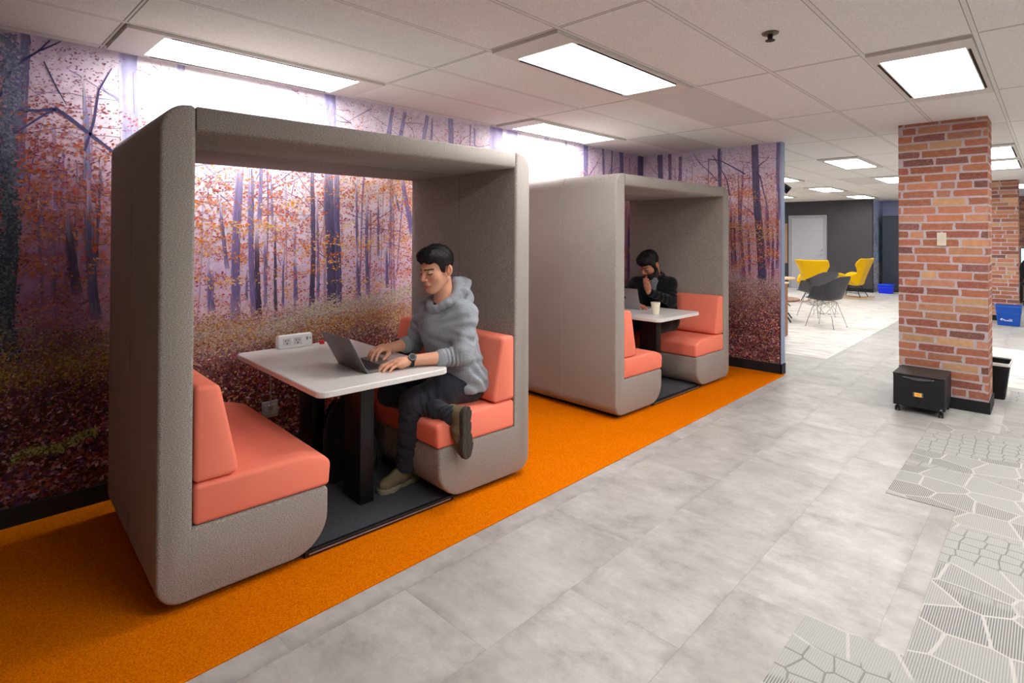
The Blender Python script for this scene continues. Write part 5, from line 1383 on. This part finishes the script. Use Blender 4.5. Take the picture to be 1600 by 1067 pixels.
def hoodie(s):
    s.caps((1.69, .195, .60), (1.605, .20, .97), .122, .112, k=.0); s.caps((1.715, .38, .60), (1.575, .375, .98), .120, .106, k=.06)
    s.caps((1.665, .285, .66), (1.545, .295, .93), .115, .105, k=.06)
    s.caps((1.70, .285, .72), (1.655, .28, 1.02), .11, .09, k=.06)
    s.caps((1.622, .150, 1.055), (1.60, .27, 1.085), .062, .07, k=.05); s.caps((1.545, .44, 1.055), (1.59, .30, 1.085), .060, .07, k=.05)
    s.caps((1.625, .128, 1.035), eL, .074, .060, k=.035, wr=(.0035, 26, .5)); s.caps((1.545, .45, 1.035), eR, .070, .058, k=.035, wr=(.0035, 26, 2))
    m_ = eL + (wL - eL) * .38; s.caps(eL, m_, .060, .050, k=.02, wr=(.005, 30, 1)); s.caps(eL + (wL - eL) * .33, eL + (wL - eL) * .385, .0525, .052, k=.006)
    m_ = eR + (wR - eR) * .36; s.caps(eR, m_, .058, .049, k=.02, wr=(.005, 30, 2)); s.caps(eR + (wR - eR) * .31, eR + (wR - eR) * .365, .0515, .051, k=.006)
    # fabric bunched above the elbow
    for k in range(4):
        p = A((1.625, .128, 1.035)) + (eL - A((1.625, .128, 1.035))) * (.62 + .1 * k); s.caps(p + A((-.03, -.03, .012)), p + A((.03, -.02, -.004)), .030, .030, k=.02)
    s.caps((1.510, .305, 1.00), (1.535, .295, 1.045), .052, .050, k=.04)
    # flaring hem, rib band
    s.caps((1.70, .17, .60), (1.735, .30, .60), .118, .118, k=.03)
    s.put(lambda P: .572 - P[2] + .05 * (P[0] - 1.70) + 0 * P[1], (1.2, -.1, .4), (2.0, .7, .75), .012, 'and')
    # hood: rolled collar round the neck, bag of cloth behind
    c0 = A((1.576, .283, 1.120)); ring = []
    for k in range(17):
        a = 2 * math.pi * k / 16; bx = math.cos(a); by = math.sin(a)
        ring.append((c0 + A((.088 * bx - .006, .094 * by + .006 * bx, .052 * bx + .075 * max(0, bx) ** 2 + .012 * abs(by))), .020 + .014 * max(0, bx) + .006 * abs(by)))
    s.put(lambda P: d_caps(P, (1.560, .283, 1.105), (1.565, .28, 1.30), .060, .074)[0], (1.48, .18, 1.07), (1.69, .38, 1.34), .01, 'sub')
    for k in range(16): s.caps(ring[k][0], ring[k + 1][0], ring[k][1], ring[k + 1][1], k=.012)
    s.ell((1.692, .268, 1.120), (.060, .105, .095), k=.03)
    for k in range(4, 13):   # outer roll of the hood, droops at the back
        pass
    hp = [A((1.58, .175, 1.130)), A((1.645, .172, 1.170)), A((1.700, .215, 1.215)), A((1.720, .275, 1.228)), A((1.700, .335, 1.215)), A((1.645, .385, 1.170)), A((1.58, .39, 1.130))]
    for k in range(6): s.caps(hp[k], hp[k + 1], .026, .028, k=.016)
    # folds
    X, Y, Z = [s.lo[i] + np.arange(s.shape[i]) * s.h for i in range(3)]
    X = X[:, None, None]; Y = Y[None, :, None]; Z = Z[None, None, :]
    w = np.exp(-((Z - .66) / .10) ** 2)
    s.D += (-.0045 * np.sin(62 * Z + 16 * Y + 9 * np.sin(11 * X + 6 * Y)) * (w + .25) - .003 * np.sin(34 * Y + 12 * Z + 4 * np.sin(25 * Z))).astype(np.float32)
def jeans(s):
    s.caps((1.69, .205, .605), (1.715, .375, .60), .108, .108)
    kL = A((1.325, .245, .548)); aL = A((1.352, .335, .165)); kR = A((1.315, .495, .540)); aR = A((1.430, .012, .505))
    s.caps((1.685, .185, .595), (1.52, .21, .592), .100, .094, k=.05); s.caps((1.52, .21, .592), kL, .094, .076, k=.03, wr=(.003, 18, 0))
    s.caps(kL, kL + (aL - kL) * .5, .076, .071, k=.02, wr=(.003, 20, 1)); s.caps(kL + (aL - kL) * .5, aL, .071, .066, k=.02, wr=(.005, 22, 2))
    s.caps(aL + A((0, 0, .01)), aL - A((0, 0, .035)), .067, .069, k=.01)
    for k in range(3): p = aL + A((0, 0, .015 + .032 * k)); s.caps(p + A((-.03, -.03, 0)), p + A((.03, -.02, .008)), .036, .036, k=.015)
    s.caps((1.71, .395, .59), kR, .098, .068, k=.04)
    s.caps(kR, kR + (aR - kR) * .55, .066, .056, k=.02); s.caps(kR + (aR - kR) * .55, aR, .056, .052, k=.02, wr=(.004, 20, 1))
    s.put(lambda P: .128 - P[2] + 0 * P[0] + 0 * P[1], (1.2, .2, .05), (1.5, .45, .2), .004, 'and')
    X, Y, Z = [s.lo[i] + np.arange(s.shape[i]) * s.h for i in range(3)]
    X = X[:, None, None]; Y = Y[None, :, None]; Z = Z[None, None, :]
    kn = np.exp(-((X - 1.37) / .08) ** 2 - ((Z - .52) / .08) ** 2)
    s.D += (-.003 * np.sin(70 * X + 50 * Z + 10 * np.sin(20 * Y)) * (kn + .25)).astype(np.float32)
hair1 = hair_sdf([-.13, -.075, -.052, -.045, -.004, .002, .020, .034, .052, .075, .10, .13], [-.058, -.050, -.020, .030, .026, -.018, -.012, .030, .050, .060, .064, .066], 1.0, ((.042, .0, .090), (.056, .058, .030)), 3)
P1, off1 = make_person(0, (1.60, .285, .492), 'man in light grey hoodie and dark jeans typing on laptop in nearer booth', (h1_c, h1_ax, h1_s), None, hair1, body1,
    (216, 160, 130), (184, 100, 94), (34, 26, 24), None,
    [('hoodie', M_hood, hoodie, (1.36, -.02, .50), (1.88, .66, 1.26), .0052), ('jeans', M_denim, jeans, (1.20, -.10, .10), (1.86, .56, .74), .006),
     ('undershirt', M_dtee, lambda s: (s.caps((1.555, .285, 1.05), (1.553, .283, 1.092), .044, .052)), (1.44, .16, .94), (1.70, .40, 1.16), .006)],
    [((1.305, .350, .034), (-.96, -.16, 0), (0, 0, 1), 1.05, (M_shoe, M_sole2)), ((1.470, -.085, .425), (.03, .02, -1.0), (-.28, .96, 0.0), 1.05, (M_shoe, M_sole))],
    (1.0, -.02, .62), (1.80, .64, 1.47), .0031)
# watch and ring
wd = nrm(eL - wL); wp = wL + wd * .012 - off1
up = nrm(A((0, -1.0, .85)) - wd * (A((0, -1.0, .85)) @ wd)); sd = np.cross(wd, up)
def ringpts(c, r, n=22): return [tuple(c + (up * math.cos(a) + sd * math.sin(a)) * r) for a in np.linspace(0, 2 * math.pi, n + 1)]
w = MB()
V = []; F = []; n = 26
for a in np.linspace(0, 2 * math.pi, n + 1)[:-1]:
    rr = up * math.cos(a) + sd * math.sin(a)
    for (e, r) in ((-.011, .0315), (.011, .0315), (.011, .0345), (-.011, .0345)): V.append(tuple(wp + wd * e + rr * r))
F = [(i * 4 + k, i * 4 + (k + 1) % 4, ((i + 1) % n) * 4 + (k + 1) % 4, ((i + 1) % n) * 4 + k) for i in range(n) for k in range(4)]
M_strap = mat('black_watch_strap', (18, 18, 20), 0.6, 0.3)
wt = fix_normals(make_mesh('wristwatch', V, F, M_strap, P1, angle=40))
c = wp + up * .031
MB().tube([tuple(c - up * .004), tuple(c + up * .009)], .0235, 26).build('watch_case', mat('dark_steel_case', (60, 60, 62), 0.35, 0.5, 0.8), wt)
MB().tube([tuple(c + up * .009), tuple(c + up * .0098)], .0205, 26).build('bezel', mat('steel_bezel', (120, 120, 124), 0.3, 0.5, 0.8), wt)
MB().tube([tuple(c + up * .0098), tuple(c + up * .0104)], .0172, 26).build('watch_dial', mat('dark_dial', (30, 30, 32), 0.25, 0.5), wt)

# ---- bearded man in the black jacket (farther booth) ------------------
h2_ax = head_axes(-0.2718, 0.56, -0.08); h2_c = A((1.436, .602, 1.212)); h2_s = 1.12
nb2 = A((1.545, .60, 1.04)); sL2, sR2 = A((1.592, .440, 1.015)), A((1.440, .765, 1.000)); eL2, eR2 = A((1.512, .382, .838)), A((1.165, .800, .845)); wL2, wR2 = A((1.235, .480, .945)), A((1.225, .640, .80))
def body2(s):
    sk = h2_c - h2_ax[0] * .040 - h2_ax[2] * .06
    s.caps(sk, nb2, .058, .064, k=.02); s.caps((1.66, .60, .72), (1.56, .60, 1.0), .085, .09, k=.03); s.caps((1.55, .60, 1.0), nb2, .08, .066, k=.04)
    for sh, e, w in ((sL2, eL2, wL2), (sR2, eR2, wR2)):
        s.caps((1.54, .60, 1.0), sh, .06, .05, k=.03); s.caps(sh, e, .045, .04, k=.02); s.caps(e, w, .04, .029, k=.02)
    hand(s, wL2, (.02, .30, .95), (.95, .25, -.10), (.2, .95, .1), 1.08, (.55, .85, .55), spread=.1, thumb_in=.8)
    hand(s, wR2, (-.2, -.95, -.05), (0, 0, -1), (1, -.2, 0), 1.08, (.3, .5, .3))
def jacket(s):
    s.caps((1.67, .51, .62), (1.565, .51, .95), .120, .108); s.caps((1.71, .70, .62), (1.53, .70, .95), .128, .118, k=.06); s.caps((1.67, .60, .68), (1.53, .60, .93), .12, .11, k=.06)
    s.caps((1.70, .60, .75), (1.62, .60, 1.0), .11, .085, k=.06)
    s.caps(sL2, nb2 + A((.02, -.02, 0)), .066, .066, k=.05); s.caps(sR2, nb2 + A((0, .02, 0)), .066, .066, k=.05)
    s.caps(sL2, eL2, .068, .058, k=.035, wr=(.004, 22, 1)); s.caps(eL2, eL2 + (wL2 - eL2) * .90, .057, .042, k=.02, wr=(.004, 26, 1))
    s.caps(sR2, eR2, .076, .060, k=.035, wr=(.004, 22, 2)); s.caps(eR2, eR2 + (wR2 - eR2) * .85, .060, .046, k=.02)
    for k in range(12):
        a0 = -2.3 + 4.6 * k / 12; a1 = -2.3 + 4.6 * (k + 1) / 12
        p = lambda a: nb2 + A((.078 * math.cos(a) + .01, .084 * math.sin(a), .045 + .030 * math.cos(a)))
        s.caps(p(a0), p(a1), .019, .019, k=.012)
    s.put(lambda P: d_caps(P, (1.40, .545, .90), (1.475, .585, 1.06), .036, .05)[0], (1.34, .48, .84), (1.54, .66, 1.12), .012, 'sub')
def pants2(s):
    s.caps((1.68, .51, .60), (1.69, .69, .60), .108, .108)
    for v, kv in ((.51, .44), (.69, .74)):
        s.caps((1.68, v, .595), (1.26, kv, .565), .098, .070, k=.04); s.caps((1.26, kv, .565), (1.30, kv, .12), .068, .052, k=.02)
    s.put(lambda P: .09 - P[2] + 0 * P[0] + 0 * P[1], (1.1, .3, .03), (1.5, .9, .16), .004, 'and')
hair2 = hair_sdf([-.13, -.075, -.052, -.045, -.006, .004, .018, .034, .052, .075, .10, .13], [-.065, -.058, -.02, .030, .026, -.030, -.026, .022, .040, .048, .048, .048], 1.06, ((.055, .015, .088), (.064, .066, .040)), 8)
P2, off2 = make_person(1, (1.60, .60, .492), 'bearded man in black jacket, hand at chin, in farther booth', (h2_c, h2_ax, h2_s), None, hair2, body2,
    (176, 118, 92), (150, 84, 76), (20, 16, 16), (24, 19, 18),
    [('jacket', M_black_cloth, jacket, (1.02, .22, .52), (1.88, .98, 1.20), .0065), ('trousers', M_black_cloth, pants2, (1.14, .30, .06), (1.84, .90, .74), .008),
     ('shirt', M_tee, lambda s: (s.caps((1.515, .57, .93), (1.515, .59, 1.02), .078, .075), s.caps((1.515, .59, 1.0), nb2, .07, .066, k=.02)), (1.36, .40, .74), (1.70, .74, 1.14), .007)],
    [((1.25, .44, .034), (-1, 0, 0), (0, 0, 1), 1.05, (mat('black_leather', (22, 20, 20), 0.4, 0.4), M_tread)), ((1.25, .74, .034), (-1, 0.05, 0), (0, 0, 1), 1.05, (bpy.data.materials['black_leather'], M_tread))],
    (1.05, .34, .60), (1.78, .92, 1.39), .0042)
# beard as a thin layer of hair over jaw and lip
def beard_fn(P):
    x, y, z = P; x = x + 0 * y + 0 * z; y = np.abs(y) + 0 * x; z = z + 0 * x
    d = d_caps((x, y, z), (-.008, .060, -.040), (.050, .024, -.104), .016, .019)[0]
    d = smin(d, d_ell((x, y, z), (.066, 0, -.106), (.026, .030, .022)), .02)
    d = smin(d, d_caps((x, y, z), (.002, .066, .020), (-.004, .062, -.04), .010, .014)[0], .012)
    d = smin(d, d_caps((x, y, z), (.089, 0, -.0565), (.078, .027, -.064), .0055, .005)[0], .004)
    d = smin(d, d_caps((x, y, z), (.078, .027, -.064), (.062, .030, -.094), .007, .012)[0], .01)
    return d - .0018 * np.sin(400 * x + 90 * y) * np.sin(380 * z + 200 * y)
R_ = .17 * h2_s
h = Sdf(h2_c - R_, h2_c + R_, 0.0038); h.local(beard_fn, h2_c, h2_ax, h2_s, .165); V, F = h.mesh(); V, F = add_strands(V, F, h2_c, h2_ax, h2_s, 2500, 5, .009, .5, True); make_mesh('beard', V - off2, F, M_hair, P2, angle=180)
# ================================================================== CAMERA, WORLD, COLOUR
yaw, pitch, roll = (math.radians(a) for a in (43.5957, 0.5465, 0.2214))
F0 = Vector((math.cos(yaw), math.sin(yaw), 0)); R0 = Vector((math.sin(yaw), -math.cos(yaw), 0)); U0 = Vector((0, 0, 1))
Fw = F0 * math.cos(pitch) + U0 * math.sin(pitch); U1 = U0 * math.cos(pitch) - F0 * math.sin(pitch)
Rt = R0 * math.cos(roll) + U1 * math.sin(roll); Up = U1 * math.cos(roll) - R0 * math.sin(roll)
cam = bpy.data.cameras.new('camera'); co = bpy.data.objects.new('camera', cam); COL.objects.link(co)
Mw = Matrix((Rt, Up, -Fw)).transposed().to_4x4(); Mw.translation = (0, 0, 1.5159)
co.matrix_world = Mw
cam.sensor_fit = 'HORIZONTAL'; cam.sensor_width = 36.0; cam.lens = 877.5434 / 1600 * 36
cam.shift_x = -(808.3195 - 800) / 1600; cam.shift_y = (360.3592 - 533.5) / 1600
cam.clip_start = 0.05; cam.clip_end = 100
sc = bpy.context.scene; sc.camera = co
wd_ = bpy.data.worlds.new('world'); sc.world = wd_; wd_.use_nodes = True
bg = wd_.node_tree.nodes.get('Background') or wd_.node_tree.nodes.new('ShaderNodeBackground')
bg.inputs[0].default_value = (0.9, 0.92, 1.0, 1); bg.inputs[1].default_value = 0.3
sc.view_settings.view_transform = 'Standard'; sc.view_settings.look = 'None'; sc.view_settings.exposure = EXPO; sc.view_settings.gamma = 1.0
sc.cycles.max_bounces = 8; sc.cycles.diffuse_bounces = 5; sc.cycles.caustics_reflective = False; sc.cycles.caustics_refractive = False
sc.cycles.sample_clamp_indirect = 4.0
